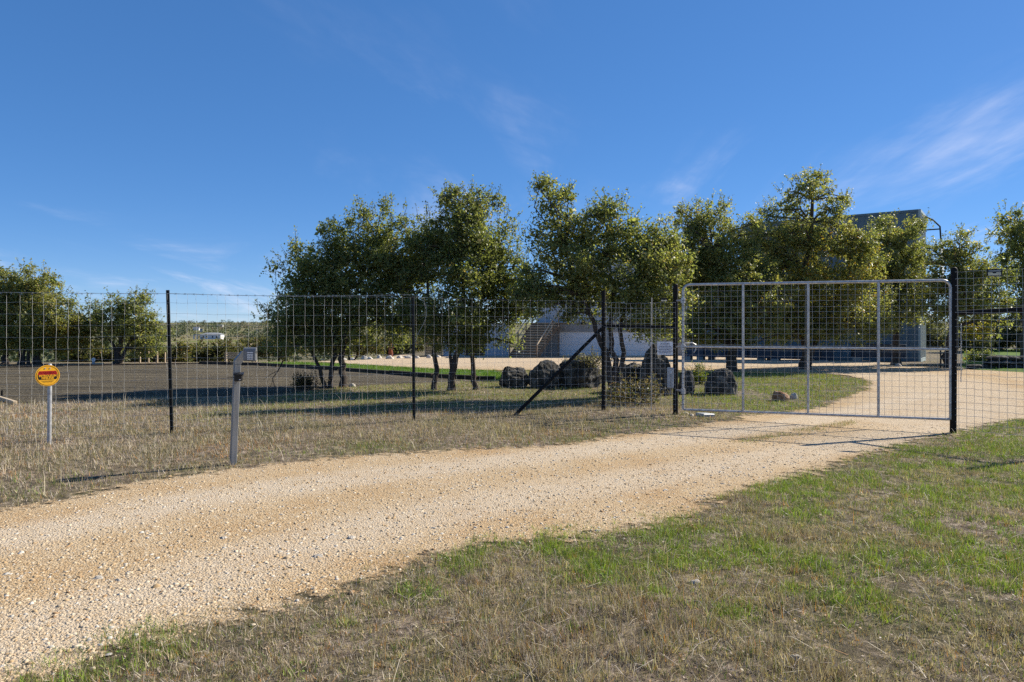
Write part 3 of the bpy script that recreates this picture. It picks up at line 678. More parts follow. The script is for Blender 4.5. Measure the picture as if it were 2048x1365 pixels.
# outdoor stairs
st = empty('wooden_staircase', (-.15, 51, h1(0, 51)), 'brown wooden outdoor staircase with pale handrails climbing beside the garage', 'staircase')
u = Vector((.5, .866, 0)); wv = Vector((.866, -.5, 0)); z0 = h1(.5, 50.5); P0 = Vector((-.15, 51, z0)); WS, NS = 2.2, 14
rise, run = (top-z0)/NS, .25
MS = Matrix(((u.x, wv.x, 0, P0.x), (u.y, wv.y, 0, P0.y), (0, 0, 1, P0.z), (0, 0, 0, 1)))
for i in range(NS):
    b = MB(); b.box(i*run-.02, i*run+run+.01, 0, WS, (i+1)*rise-.045, (i+1)*rise, MS); s_ = b.build('tread', M_woodpale, st)
    b = MB(); b.box(i*run+.0, i*run+.025, .02, WS-.02, i*rise+.001, (i+1)*rise-.047, MS); b.build('riser', M_wood, s_)
for y in (-.06, WS+.002):
    b = MB(); vs = [(-.1, y, 0), (.2, y, 0), (NS*run, y, NS*rise-.3), (NS*run, y, NS*rise-.02), (-.1, y, rise*.9)]
    vs2 = [(a_, c_+.058, e_) for a_, c_, e_ in vs]; n_ = 5
    b.add([MS @ Vector(q) for q in vs+vs2], [tuple(range(n_-1, -1, -1)), tuple(range(n_, 2*n_))]+[(i, (i+1) % n_, n_+(i+1) % n_, n_+i) for i in range(n_)])
    b.build('stringer', M_wood, st)
    for hgt, th in ((.98, .045), (.55, .035)):
        i0 = 0 if hgt > .9 else 5
        b = MB(); b.tube([MS @ Vector((i0*run, y+.03, i0*rise+hgt-(0 if i0 == 0 else .0))), MS @ Vector((NS*run, y+.03, NS*rise+hgt))], th, 6); b.build('handrail', M_woodpale, st)
    for i in (0, 5, 10, 14):
        b = MB(); b.box(i*run-.04, i*run+.04, y-.01, y+.06, max(i*rise-.3, 0), i*rise+.98, MS); b.build('rail_post', M_wood, st)
b = MB(); b.box(NS*run+.012, NS*run+1.3, 0, WS+.4, NS*rise-.12, NS*rise-.01, MS); b.build('landing', M_wood, st)
for q in ((NS*run+.1, .05), (NS*run+.1, WS-.1)):
    b = MB(); b.box(q[0], q[0]+.1, q[1], q[1]+.1, -.4, NS*rise-.122, MS); b.build('landing_post', M_wood, st)

# long navy steel beams lying on blocks in front of the tower
for (pa, pb, lab) in ((1366, 1668, 'long navy steel beam lying on blocks behind the shady oaks'), (1702, 1812, 'short navy steel beam lying on blocks beside the container tower')):
    def fl_(px):
        k_ = (px-CX)/F; s_ = (TW.x-3.2*.5-k_*(TW.y-2.6))/(k_*td.y-td.x); q = Vector((TW.x-1.6, TW.y-2.6, 0))+td*s_; return q
    A, B_ = fl_(pa), fl_(pb); dd = (B_-A); Lb = dd.length; mid_z = min(h1(A.x, A.y), h1(B_.x, B_.y))
    o = empty('steel_beam', (A.x, A.y, mid_z), lab, 'steel beam', None, math.atan2(dd.y, dd.x))
    zb = .26
    b = MB(); b.box(0, Lb, -.012, .012, zb+.03, zb+.62); b.build('web', M_navy, o, world=False)
    for z in (zb, zb+.622):
        b = MB(); b.box(0, Lb, -.17, .17, z, z+.028); b.build('flange', M_navy, o, world=False)
    for q in range(int(Lb/1.2)+1):
        b = MB(); b.box(q*1.2+.02, q*1.2+.04, -.15, .15, zb+.03, zb+.62); b.build('stiffener', M_navy, o, world=False)
    for q in range(int(Lb/2.4)+1):
        b = MB(); b.box(q*2.4+.1, q*2.4+.5, -.2, .2, -.3, zb-.002); b.build('block', M_concrete, o, world=False)

# ------------------------------------------------------------------ trees
def leaves(P, nrm_bias, size, col, r, aspect=.55, parent=None, mt_=None, name='crown'):
    n = len(P); nv = r.normal(0, 1, (n, 3)) + nrm_bias; nv /= np.linalg.norm(nv, axis=1)[:, None]+1e-9
    a = r.normal(0, 1, (n, 3)); a -= nv*(a*nv).sum(1)[:, None]; a /= np.linalg.norm(a, axis=1)[:, None]+1e-9
    b = np.cross(nv, a); s = size[:, None]
    v = np.stack([P-a*s*.5, P+b*s*aspect*.5+nv*s*.10-a*s*.05, P+a*s*.5, P-b*s*aspect*.5+nv*s*.10-a*s*.05], 1).reshape(-1, 3)
    f = np.arange(n*4).reshape(n, 4)
    return mesh_np(name, v, f, mt_ or M_leaf, np.repeat(col, 4, 0), parent=parent)
OAK = [(.14, .165, .06), (.2, .225, .085), (.26, .275, .105), (.32, .30, .10), (.30, .23, .10)]
def tree(name, label, cat, Y, stems, lobes, seed, group=None, dens_=1250, leaf=.075, pal=OAK, pw=(1, 1.2, .8, .3, .12), shoots=14, gap=.42, yell=None, nsec=5):
    """stems: [ [(px,py[,dY])...], base radius px ]; lobes: (px, py, rx, ry, dY) traced on the plane at distance Y"""
    r = np.random.default_rng(seed); rr = random.Random(seed)
    b0 = AT(stems[0][0][0][0], stems[0][0][0][1], Y); b0.z = h1(b0.x, b0.y)
    root = empty(name, b0, label, cat, group)
    K = Y/F; tops = []
    for path, rad in stems:
        P = [AT(q[0], q[1], Y+(q[2] if len(q) > 2 else 0)) for q in path]
        P[0].z = h1(P[0].x, P[0].y)-.06; P[0].x += 0
        # resample with a crooked line
        Q, R = [], []; n = len(P)
        for i in range(n-1):
            for k_ in range(3):
                u_ = k_/3; q = P[i].lerp(P[i+1], u_); w_ = (i+u_)/(n-1)
                if i+k_ > 0: q += Vector((rr.gauss(0, 1), rr.gauss(0, 1), 0))*rad*K*.22
                Q.append(q); R.append(rad*K*(1.35 if i+k_ == 0 else 1.0)*(1-.72*w_))
        Q.append(P[-1]); R.append(rad*K*.25)
        b = MB(); b.tube(Q, R, 9); b.build('trunk', M_bark, root, sm=True); tops.append((Q, R))
    LB = []; BR = MB(); PTS, NB, SZ = [], [], []
    for (px, py, rx, ry, *dy_) in lobes:
        dY = dy_[0] if dy_ else rr.uniform(-.35, .35)
        c = AT(px, py, Y+dY); a = np.array([rx*K, .85*min(rx, ry*1.2)*K+.15*rx*K, ry*K])*1.16; LB.append((c, a, min(1.0, max(.5, min(rx, ry)/38))))
        for _ in range(3):                                   # smaller tufts breaking the outline
            th = rr.uniform(-.5, math.pi+.5); f_ = rr.uniform(.28, .46)
            cs = c+Vector((math.cos(th)*a[0], rr.uniform(-.6, .3)*a[1], math.sin(th)*a[2]))*rr.uniform(.9, 1.12); LB.append((cs, a*f_, .75))
    for c, a, df in LB:
        # limb from the nearest trunk point below the lobe
        best = None
        for Q, R in tops:
            for i, q in enumerate(Q[len(Q)//3:]):
                d_ = (q-c).length + max(0, q.z-c.z)*1.5
                if best is None or d_ < best[0]: best = (d_, q, R[len(Q)//3+i])
        s_, r0 = best[1], min(best[2]*.75, .06)
        m_ = s_.lerp(c, .5)+Vector((rr.gauss(0, .12), rr.gauss(0, .12), rr.uniform(0, .18)))*(c-s_).length
        BR.tube([s_, s_.lerp(m_, .55), m_, m_.lerp(c, .5)+Vector((rr.gauss(0, .04), 0, 0)), c], [r0, r0*.85, r0*.65, r0*.5, r0*.3], 6)
        area = math.pi*a[0]*a[2]; n = max(5, int(area*dens_*1.46*df/30))
        d = r.normal(0, 1, (n*2, 3)); d /= np.linalg.norm(d, axis=1)[:, None]
        rad = r.uniform(0, 1, (n*2, 1))**.40
        warp = 1+.55*(vn3(d[:, 0]*2+seed, d[:, 1]*2, d[:, 2]*2+px, 3)-.5)[:, None]
        p_ = np.array(c)+d*rad*a*warp
        keep = vn3(p_[:, 0]*1.9, p_[:, 1]*1.9, p_[:, 2]*1.9, seed) > gap*.95
        p_ = p_[keep][:n]; d = d[keep][:n]; cl = len(p_)
        for i in range(min(nsec, cl)):
            e = Vector(p_[i]); q = c.lerp(e, .5)+Vector((rr.gauss(0, .05), rr.gauss(0, .05), rr.gauss(0, .05)))
            BR.tube([c, q, e], [r0*.32, r0*.22, .004], 4, False)
        m = 30; PP = np.repeat(p_, m, 0); DD = np.repeat(d, m, 0)
        sg = np.repeat(r.uniform(.06, .13, (cl, 1)), m, 0)*max(1, leaf/.075*.8)
        PP = PP+r.normal(0, 1, PP.shape)*sg*np.array([1, 1, .75]); PTS.append(PP); NB.append(DD*.45+np.array([.15, 0, .55])); SZ.append(leaf*r.uniform(.6, 1.3, len(PP)))
        # shaded inner foliage
        nc = int(area*dens_*.07*df*df*(.075/leaf)**.3); dc = r.normal(0, 1, (nc, 3)); dc /= np.linalg.norm(dc, axis=1)[:, None]
        PTS.append(np.array(c)+dc*(r.uniform(0, 1, (nc, 1))**.5)*.72*a); NB.append(np.tile([0, 0, .3], (nc, 1))); SZ.append(leaf*r.uniform(1.6, 2.6, nc))
        # upright sprigs on the upper outline
        k_ = int(shoots*a[0]/1.0)+1
        for i in range(k_):
            dv = Vector((rr.gauss(0, 1), rr.gauss(0, .8), abs(rr.gauss(.5, .6)))).normalized()
            s0 = c+Vector((dv.x*a[0], dv.y*a[1], dv.z*a[2]))*.85
            l_ = rr.uniform(.2, .6)*min(1.0, .45+a[2]); e = s0+(dv*.65+Vector((0, 0, .75))).normalized()*l_
            BR.tube([s0, s0.lerp(e, .5)+Vector((rr.gauss(0, .02), 0, 0)), e], [.008, .006, .003], 3, False)
            nl_ = int(l_*45*(.075/leaf)**1.3); tq = r.uniform(.1, 1.03, (nl_, 1)); P_ = np.array(s0)+(np.array(e)-np.array(s0))*tq+r.normal(0, .035, (nl_, 3))
            PTS.append(P_); NB.append(np.tile([.1, 0, .4], (nl_, 1))); SZ.append(leaf*r.uniform(.55, 1.1, nl_))
    P = np.concatenate(PTS); NBc = np.concatenate(NB); S = np.concatenate(SZ)
    ok = P[:, 2] > H(P[:, 0], P[:, 1])+.05; P, NBc, S = P[ok], NBc[ok], S[ok]
    w_ = np.tile(np.array(pw, float), (len(P), 1))
    cn = vn3(P[:, 0]*1.1, P[:, 1]*1.1, P[:, 2]*1.1, seed+9); w_[:, 2:] *= (.35+1.4*smooth(.35, .7, cn))[:, None]
    col = pick(pal, w_, r)*r.uniform(.75, 1.25, (len(P), 1))
    if yell is not None:
        yp = AT(yell[0], yell[1], Y); e = smooth(yell[2]*K, yell[2]*K*.3, np.hypot(P[:, 0]-yp.x, P[:, 2]-yp.z))*yell[3]
        k_ = r.uniform(0, 1, len(P)) < e; col[k_] = pick([(.30, .24, .03), (.36, .2, .03), (.2, .2, .03)], np.tile([1, .5, .8], (k_.sum(), 1)), r)
    BR.build('branches', M_bark, root)['kind'] = 'stuff'
    cr = leaves(P, NBc, S, col, r, parent=root)
    return root

og = 'oaks along the drive'
tree('oak_tree', 'bushy oak clump with three dark trunks rooted at the edge of the dark field', 'tree', 19.3,
     [([(688,775),(686,745),(683,705),(692,640),(722,560),(750,480)], 8), ([(662,774),(665,735),(668,700),(672,640),(668,560),(676,490)], 5.5), ([(650,776),(640,742),(628,715),(612,680),(600,630)], 4.5)],
     [(622,545,52,55),(680,490,34,48),(672,560,50,55),(755,485,48,52),(720,560,60,60),(600,612,48,45),(640,655,75,45),(725,640,75,55),(788,570,42,70),(562,652,36,24),(592,692,42,24),(690,690,55,22),(800,640,40,50),(530,640,22,10),(815,540,34,55)], 11, og, pw=(1.7, 1.3, .5, .15, .08))
tree('oak_tree', 'slim oak whose bare trunk bends left then straightens beside the narrow field tip', 'tree', 18.6,
     [([(868,782),(873,740),(869,705),(868,660),(856,590),(845,510)], 6)], [(838,535,46,58),(828,618,40,55),(868,655,42,36),(852,478,32,34)], 12, og, pw=(1.7, 1.3, .5, .15, .08))
tree('oak_tree', 'tallest slim oak of three beside the boulders, its trunk forking low under a high crown', 'tree', 18.4,
     [([(902,784),(905,742),(912,715),(922,690),(926,600),(918,470),(925,410)], 8), ([(908,724),(898,700),(894,668),(890,630)], 4)],
     [(918,438,46,42),(898,492,50,44),(925,560,54,58),(900,682,30,30),(912,632,46,38),(958,404,34,16),(900,402,18,16),(950,480,40,42)], 13, og, pw=(1.7, 1.3, .5, .15, .08))
tree('oak_tree', 'slim oak with a single straight trunk standing closest to the round boulder', 'tree', 18.7,
     [([(951,783),(947,752),(946,715),(948,680),(962,600),(982,510)], 6)], [(988,492,44,40),(1002,552,42,44),(962,630,54,40),(1012,612,40,40),(1040,598,34,34),(975,678,45,24),(965,545,42,45)], 14, og, pw=(1.7, 1.3, .5, .15, .08))
tree('oak_tree', 'wide leaning oak with three bare stems growing behind the boulders and brace post', 'tree', 16.8,
     [([(1228,797),(1216,730),(1203,690),(1186,645),(1160,590),(1130,500)], 8), ([(1232,797),(1229,720),(1220,665),(1226,600),(1216,470)], 7), ([(1235,797),(1247,705),(1238,655),(1262,590),(1292,510)], 6)],
     [(1103,420,32,46),(1118,492,48,40),(1172,470,46,40),(1160,555,66,50),(1222,440,30,34),(1250,498,50,50),(1300,490,40,44),(1230,570,66,50),(1310,570,52,58),(1112,588,52,28),(1180,615,52,30),(1282,640,52,36),(1325,650,36,40),(1072,572,30,28),(1092,380,14,14),(1345,560,32,55),(1338,480,24,34),(1062,610,28,34)], 15, og, shoots=10)
tree('oak_tree', 'stout trunked oak behind the paired boulders with branches drooping over the gate', 'tree', 25.5,
     [([(1465,748),(1467,715),(1463,690),(1450,620),(1425,500)], 12)],
     [(1408,438,44,32),(1440,498,56,52),(1382,520,44,52),(1470,560,54,54),(1400,600,58,58),(1500,620,54,54),(1440,655,68,34),(1384,655,36,30),(1542,638,32,38),(1350,500,26,36),(1532,565,36,42),(1420,555,46,40),(1480,470,24,22),(1420,674,48,18),(1500,668,44,24)], 16, og, dens_=900, leaf=.088, shoots=11, yell=(1520,620,60,.18), pw=(.7,1.1,1.1,.55,.15))
tree('oak_tree', 'tallest airy oak behind the gate with a loose feathery top', 'tree', 27,
     [([(1612,738),(1612,700),(1606,640),(1615,540),(1625,400)], 11), ([(1612,710),(1640,650),(1680,580),(1700,520)], 6)],
     [(1622,378,34,30),(1578,418,38,26),(1662,418,36,28),(1550,475,48,34),(1640,478,62,48),(1700,545,52,58),(1600,560,72,58),(1682,620,70,54),(1620,650,64,36),(1740,620,34,54),(1515,495,26,20),(1560,540,40,40),(1505,560,36,40),(1565,625,46,46),(1690,480,26,26),(1560,664,54,26),(1660,666,64,26),(1735,662,28,30)], 17, og, dens_=850, leaf=.088, shoots=15, gap=.46, yell=(1650,560,150,.22), pw=(.6,1.1,1.2,.7,.15))
tree('oak_tree', 'dark round headed oak in front of the top container', 'tree', 30,
     [([(1792,730),(1794,690),(1798,620),(1802,500)], 9)], [(1800,470,40,34),(1828,515,28,44),(1772,525,38,38),(1800,580,48,38),(1762,600,36,38),(1830,590,24,34),(1742,545,28,38),(1786,640,44,26)], 18, og, dens_=750, leaf=.095, shoots=14)
tree('oak_tree', 'oak behind the right gate post with a yellow tinged lower crown', 'tree', 28.5,
     [([(1897,737),(1896,715),(1900,680),(1912,600),(1918,520)], 8)], [(1905,502,38,28),(1940,540,42,38),(1880,560,34,44),(1960,600,40,40),(1902,622,44,32),(1962,658,30,26),(1990,560,26,34),(1858,610,26,44),(1925,580,40,34)], 19, og, dens_=800, leaf=.092, shoots=8, yell=(1950,660,50,.5))
tree('oak_tree', 'oak on the green lawn past the low stone pile', 'tree', 34,
     [([(2046,718),(2046,680),(2050,620),(2048,520)], 9)], [(2028,468,38,36),(2070,520,50,60),(2020,545,30,34),(2060,600,54,38),(2100,470,40,40)], 20, og, dens_=600, leaf=.11, shoots=12)
lg = 'oaks beyond the dark field'
tree('oak_tree', 'dense oak with one stout trunk at the far corner of the dark field', 'tree', 31.5,
     [([(9,736),(10,710),(8,660),(12,590)], 7)], [(22,578,40,34),(-25,590,50,50),(10,630,55,45),(-30,660,50,45),(30,680,36,34)], 21, lg, dens_=700, leaf=.1, shoots=12, pw=(.5,1,1.3,.9,.2))
tree('oak_tree', 'yellowing multi stemmed oak beyond the field with six thin trunks', 'tree', 31,
     [([(38,736),(40,712),(42,670),(60,600)], 4), ([(47,736),(47,712),(55,670),(75,600)], 3.4), ([(57,736),(55,710),(62,670),(90,610)], 3.6), ([(66,736),(70,710),(78,670),(100,620)], 3.4), ([(76,736),(71,712),(85,668),(110,630)], 3.6), ([(82,737),(76,712),(92,675),(125,655)], 3.2)],
     [(62,580,34,34),(92,592,36,36),(60,630,46,40),(108,628,34,38),(90,668,52,32),(132,670,24,34),(120,700,30,22),(60,682,34,20)], 22, lg, dens_=700, leaf=.1, shoots=12, pw=(.5,1,1.3,1.1,.3), yell=(130,680,50,.55))
tree('oak_tree', 'low spreading dark oak beyond the middle of the dark field', 'tree', 32,
     [([(234,730),(236,708),(240,690),(246,640)], 8), ([(236,704),(228,690),(200,655)], 4), ([(238,702),(262,680),(285,650)], 4)],
     [(252,612,34,26),(202,636,40,30),(282,640,36,34),(240,662,64,34),(302,676,28,30),(176,650,22,18),(180,680,26,20),(285,700,30,16)], 23, lg, dens_=700, leaf=.1, shoots=12)

# bushes
def bush(label, px, py, rx, ry, Y, seed, group, dens_=520, leaf=.12, pal=OAK, pw=(1, 1, .9, .4, .2), name='shrub', gap=.42):
    bz = py+ry
    b0 = AT(px, bz, Y); gpy = HY+(EYE-h1(b0.x, b0.y))/Y*F
    tree(name, label, 'shrub', Y, [([(px, gpy), (px-2, (gpy+py)/2), (px, py)], 3), ([(px+3, gpy), (px+rx*.3, (gpy+py)/2), (px+rx*.5, py)], 2)],
         [(px, py, rx*.7, ry*.9), (px-rx*.45, py+ry*.25, rx*.55, ry*.7), (px+rx*.45, py+ry*.2, rx*.55, ry*.75), (px, py+ry*.5, rx*.8, ry*.5)], seed, group, dens_=dens_, leaf=leaf, pal=pal, pw=pw, shoots=5, gap=gap, nsec=5)
bgp = 'scrub beyond the dark field'
SCR = [(.07, .08, .03), (.10, .11, .04), (.15, .14, .05), (.2, .16, .07), (.22, .13, .06)]
for i, (px, py, rx, ry, Y, lab) in enumerate([
    (160, 712, 42, 24, 37, 'olive scrub bush under the yellowing oak'),
    (212, 716, 30, 18, 36, 'small scrub bush left of the low dark oak trunk, behind the white disc'),
    (292, 712, 32, 20, 40, 'scrub bush behind the four yellow timber posts'),
    (354, 708, 24, 22, 41, 'golden green scrub bush beside the four yellow timber posts'),
    (428, 704, 56, 26, 44, 'broad rounded scrub bush beyond the field below the distant low house'),
    (505, 694, 32, 20, 62, 'scrub bush behind the pale rail fence'),
    (560, 694, 44, 24, 56, 'dark scrub bush behind the field edge oak clump'),
    (700, 686, 60, 26, 60, 'grey green scrub bush past the lawn, behind the rust red post'),
    (800, 692, 50, 22, 64, 'grey green scrub bush between the slatted screen and the rust red post')]):
    bush(lab, px, py, rx, ry, Y, 40+i, bgp, pal=SCR, dens_=380, leaf=.15)
GRY = [(.10, .12, .07), (.14, .15, .09), (.18, .18, .11), (.2, .18, .09), (.12, .1, .06)]
for i, (px, py, rx, ry, Y, lab) in enumerate([
    (1938, 668, 40, 36, 62, 'grey green bush at the back of the lawn behind the yellow tinged oak'),
    (1998, 656, 44, 46, 66, 'taller grey green bush at the back of the lawn'),
    (2066, 662, 50, 40, 64, 'grey green bush at the back of the lawn behind the lawn oak'),
    (1860, 672, 36, 34, 70, 'dark bush behind the end of the container tower')]):
    bush(lab, px, py, rx, ry, Y, 60+i, 'bushes closing the lawn', pal=GRY, dens_=330, leaf=.17)
bush('twiggy dry shrub tangled in the short fence panel beside the gate', 1272, 792, 42, 34, 15.2, 70, None, dens_=420, leaf=.05, pal=[(.09, .08, .04), (.14, .11, .07), (.08, .1, .03), (.2, .16, .1), (.18, .1, .06)], gap=.5)
bush('small leafy shrub growing on top of the largest boulder', 1168, 728, 44, 18, 19.6, 71, None, dens_=700, leaf=.06, pal=[(.09, .09, .06), (.14, .13, .1), (.2, .18, .15), (.08, .09, .03), (.16, .12, .08)], gap=.4)
bush('low green weed clump between the paired boulders', 1400, 752, 22, 14, 20.6, 72, None, dens_=800, leaf=.05, pal=[(.08, .12, .02), (.12, .17, .03), (.2, .2, .06), (.25, .2, .1), (.1, .1, .03)])
bush('low leafy plant on the lawn before the stone pile', 1952, 718, 26, 14, 34, 73, None, dens_=600, leaf=.1)
bush('bare twiggy shoots at the foot of the field edge oak clump', 622, 762, 26, 14, 18.8, 74, None, dens_=110, leaf=.05, pal=[(.05, .045, .03), (.08, .07, .04), (.06, .07, .02), (.1, .07, .04), (.1, .08, .05)])
# bare hanging branch of the clump
b = MB(); Yb = 19.0
b.tube([AT(566,722,Yb), AT(556,742,Yb), AT(545,757,Yb), AT(548,770,Yb), AT(556,784,Yb)], [.02, .016, .012, .009, .004], 5)
b.tube([AT(556,742,Yb), AT(540,750,Yb), AT(527,760,Yb)], [.012, .009, .004], 4); b.tube([AT(546,760,Yb), AT(540,776,Yb), AT(544,790,Yb)], [.009, .006, .003], 4)
ob = next(o for o in C.objects if o.get('label', '').startswith('bushy oak clump'))
b.build('hanging_branch', M_bark, ob)

# far woodland on the hills: a mass nobody could count
r = np.random.default_rng(900)
n = 3600; yy = 70*(1500/70)**r.uniform(0, 1, n)**.8; kx = np.where(r.uniform(0, 1, n) < .78, r.uniform(-.8, -.26, n), r.uniform(-1.2, 1.1, n)); xx = kx*yy
clear = (fbm(xx*.011, yy*.007, 77, 3) > .53) & (yy < 520)
hs_ = ((np.abs(kx+.435) < .05) & (yy > 300) & (yy < 425)) | ((np.abs(kx+.455) < .045) & (yy > 200) & (yy < 300)) | ((kx > -.26) & (yy < 130)) | ((np.abs(kx+.447) < .012) & (yy > 600) & (yy < 705))
open_ = (kx > -.56) & (kx < -.28) & (yy < 330) & (r.uniform(0, 1, n) < .86)
k = ~clear & ~hs_ & ~open_; xx, yy = xx[k], yy[k]; n = len(xx); m = 26
hh = r.uniform(2.2, 5.2, n)*(1+.25*smooth(700, 1500, yy))*(.42+.58*smooth(150, 450, yy)); wd = hh*r.uniform(.55, .95, n)
d = r.normal(0, 1, (n, m, 3)); d /= np.linalg.norm(d, axis=2)[..., None]; d *= r.uniform(.2, 1, (n, m, 1))**.5
P = np.stack([xx[:, None]+d[..., 0]*wd[:, None], yy[:, None]+d[..., 1]*wd[:, None], (H(xx, yy)+hh*.52)[:, None]+d[..., 2]*(hh*.55)[:, None]], 2)
tint = pick([(.06, .08, .04), (.08, .10, .045), (.11, .12, .055), (.16, .12, .08), (.16, .15, .11)], np.tile([1.2, 1.2, .8, .2, .3], (n, 1)), r)
bl = smooth(300, 1700, yy)[:, None]
colf = np.repeat(tint, m, 0)*r.uniform(.7, 1.3, (n*m, 1))
ft = leaves(P.reshape(-1, 3), np.array([.3, -.2, .5]), np.repeat(hh*.26, m)*r.uniform(.7, 1.3, n*m), colf, r, .8, None, M_farleaf, 'distant_woodland')
setp(ft, 'dark green wood covering the distant hills', 'woodland', None, 'stuff')

# distant houses
def far_house(label, px, pyb, Y, wpx, hpx, roofpx, gable=True, rot=0.0):
    K = Y/F; c = AT(px, pyb, Y); c.z = h1(c.x, c.y); W_, Hh, Rr = wpx*K, hpx*K, roofpx*K; D = W_*.45
    o = empty('distant_house', c, label, 'house', 'houses on the far hills', rot)
    b = MB(); b.box(-W_/2, W_/2, -D/2, D/2, -3, Hh); b.build('wall', M_far_white, o, world=False)
    b = MB(); e = W_*.03
    b.add([(-W_/2-e, -D/2-e, Hh+.05), (W_/2+e, -D/2-e, Hh+.05), (W_/2+e, D/2+e, Hh+.05), (-W_/2-e, D/2+e, Hh+.05), (-W_/2+(0 if gable else D/2), 0, Hh+Rr), (W_/2-(0 if gable else D/2), 0, Hh+Rr)],
          [(0,1,5,4),(1,2,5),(2,3,4,5),(3,0,4),(3,2,1,0)]); b.build('roof', M_far_roof, o, world=False)
    for q in (-.36, -.2, .1, .3):
        b = MB(); b.box(q*W_-.03*W_, q*W_+.03*W_, -D/2-.06, -D/2-.01, Hh*.3, Hh*.75); b.build('window', M_far_dark, o, world=False)
    return o, W_, Hh, D
o, W_, Hh, D = far_house('long low pale house with a grey roof and open carport across the valley', 425, 681, 400, 40, 9, 4, False)
b = MB(); b.box(-W_/2-15*400/F, -W_/2-.1, -D*.4, D*.4, Hh*.86, Hh*1.08); b.build('carport_roof', M_far_roof, o, world=False)
for q in (-14.5, -8, -1):
    b = MB(); b.box(-W_/2+q*400/F-.25, -W_/2+q*400/F+.25, -D*.38, -D*.38+.5, -3, Hh*.85); b.build('carport_post', M_far_white, o, world=False)
far_house('white two part house half hidden in trees on the hillside', 393, 661, 690, 12, 4, 3)
far_house('small white gabled house low on the wooded hillside', 403, 665, 640, 6, 3, 3)
far_house('white house with a pale roof near the top of the hill', 440, 654, 900, 12, 3, 2)

# ------------------------------------------------------------------ boulders and stones
from mathutils import noise as mnoise
def ico(sub):
    import bmesh
    bm = bmesh.new(); bmesh.ops.create_icosphere(bm, subdivisions=sub, radius=1); bm.verts.ensure_lookup_table()
    v = np.array([q.co[:] for q in bm.verts]); f = np.array([[w_.index for w_ in q.verts] for q in bm.faces]); bm.free(); return v, f
ICO4, ICO3, ICO2 = ico(5), ico(4), ico(3)
def rock(name, label, cat, px, pyb, wpx, hpx, mt_, seed, group=None, depth=.8, lod=None, Y=None, sink=.12, flat=.55):
    g = G(px, pyb) if Y is None else AT(px, pyb, Y)
    if Y is not None: g.z = h1(g.x, g.y)
    K = g.y/F; r = np.random.default_rng(seed); v, f = lod or ICO4
    v = v.copy()
    for _ in range(9):
        d = r.normal(0, 1, 3); d[2] = abs(d[2])*.7-.1; d /= np.linalg.norm(d); lim = r.uniform(.62, .92)
        t_ = v@d; ex = np.maximum(t_-lim, 0); v -= np.outer(ex*.82, d)
    n1 = vn3(v[:, 0]*1.7+seed, v[:, 1]*1.7, v[:, 2]*1.7, 1)-.5; n2 = vn3(v[:, 0]*5+seed, v[:, 1]*5, v[:, 2]*5, 2)-.5; n3 = vn3(v[:, 0]*13, v[:, 1]*13+seed, v[:, 2]*13, 4)-.5
    rg_ = .5-np.abs(vn3(v[:, 0]*3.1+seed, v[:, 1]*3.1, v[:, 2]*4.2, 7)-.5)*2; rg2 = .5-np.abs(vn3(v[:, 0]*7+seed, v[:, 1]*7, v[:, 2]*9, 8)-.5)*2
    v *= (1+.28*n1+.12*n2+.06*n3-.16*np.maximum(rg_, .1)-.07*np.maximum(rg2, .1))[:, None]
    v[:, 2] = np.where(v[:, 2] < -flat, -flat-.1*(v[:, 2]+flat), v[:, 2])
    lo, hi = v.min(0), v.max(0); W_, Hh = wpx*K, hpx*K
    v = (v-(lo+hi)/2)/(hi-lo)*np.array([W_, W_*depth, Hh*(1+sink)]); v[:, 2] += Hh*(1+sink)/2-Hh*sink
    o = mesh_np(name, v, f, mt_, None, True); o.location = (g.x, g.y+W_*depth*.4, g.z); return setp(o, label, cat, group)
bgr = 'boulders lined up behind the fence'
rock('boulder', 'low rounded dark boulder at the grassy end of the row', 'boulder', 1027, 776, 60, 42, M_rock, 1, bgr)
rock('boulder', 'grey domed boulder with pale cracked top beside the shrub topped boulder', 'boulder', 1090, 777, 74, 56, M_rock, 2, bgr)
rock('boulder', 'big lichen patched boulder with a leafy shrub on top', 'boulder', 1162, 777, 96, 64, M_rock, 3, bgr)
rock('boulder', 'tall dark boulder in the shade behind the three stemmed oak', 'boulder', 1262, 788, 82, 62, M_rock, 4, bgr)
rock('boulder', 'tallest dark boulder rising behind the white notice and grey control box', 'boulder', 1312, 792, 74, 104, M_rock, 5, bgr)
rock('boulder', 'narrow dark boulder just inside the hinged end of the gate', 'boulder', 1376, 790, 34, 54, M_rock, 6, bgr)
rock('boulder', 'rounded dark boulder by the stout oak, seen through the gate', 'boulder', 1448, 791, 66, 54, M_rock, 7, bgr)
rock('rock', 'orange jagged rock lying on the grass island inside the gate', 'rock', 1566, 803, 36, 20, M_rock_or, 8, None, lod=ICO3)
rock('rock', 'small buff rock touching the orange jagged rock', 'rock', 1590, 799, 16, 13, M_rock_pale, 9, None, lod=ICO3)
rock('rock', 'pale stone at the foot of the container tower', 'rock', 1799, 735, 14, 8, M_rock_pale, 10, None, lod=ICO2)
rock('rock', 'pale broken stone beside the trunks of the field edge oak clump', 'rock', 703, 774, 14, 7, M_rock_pale, 11, None, lod=ICO2)
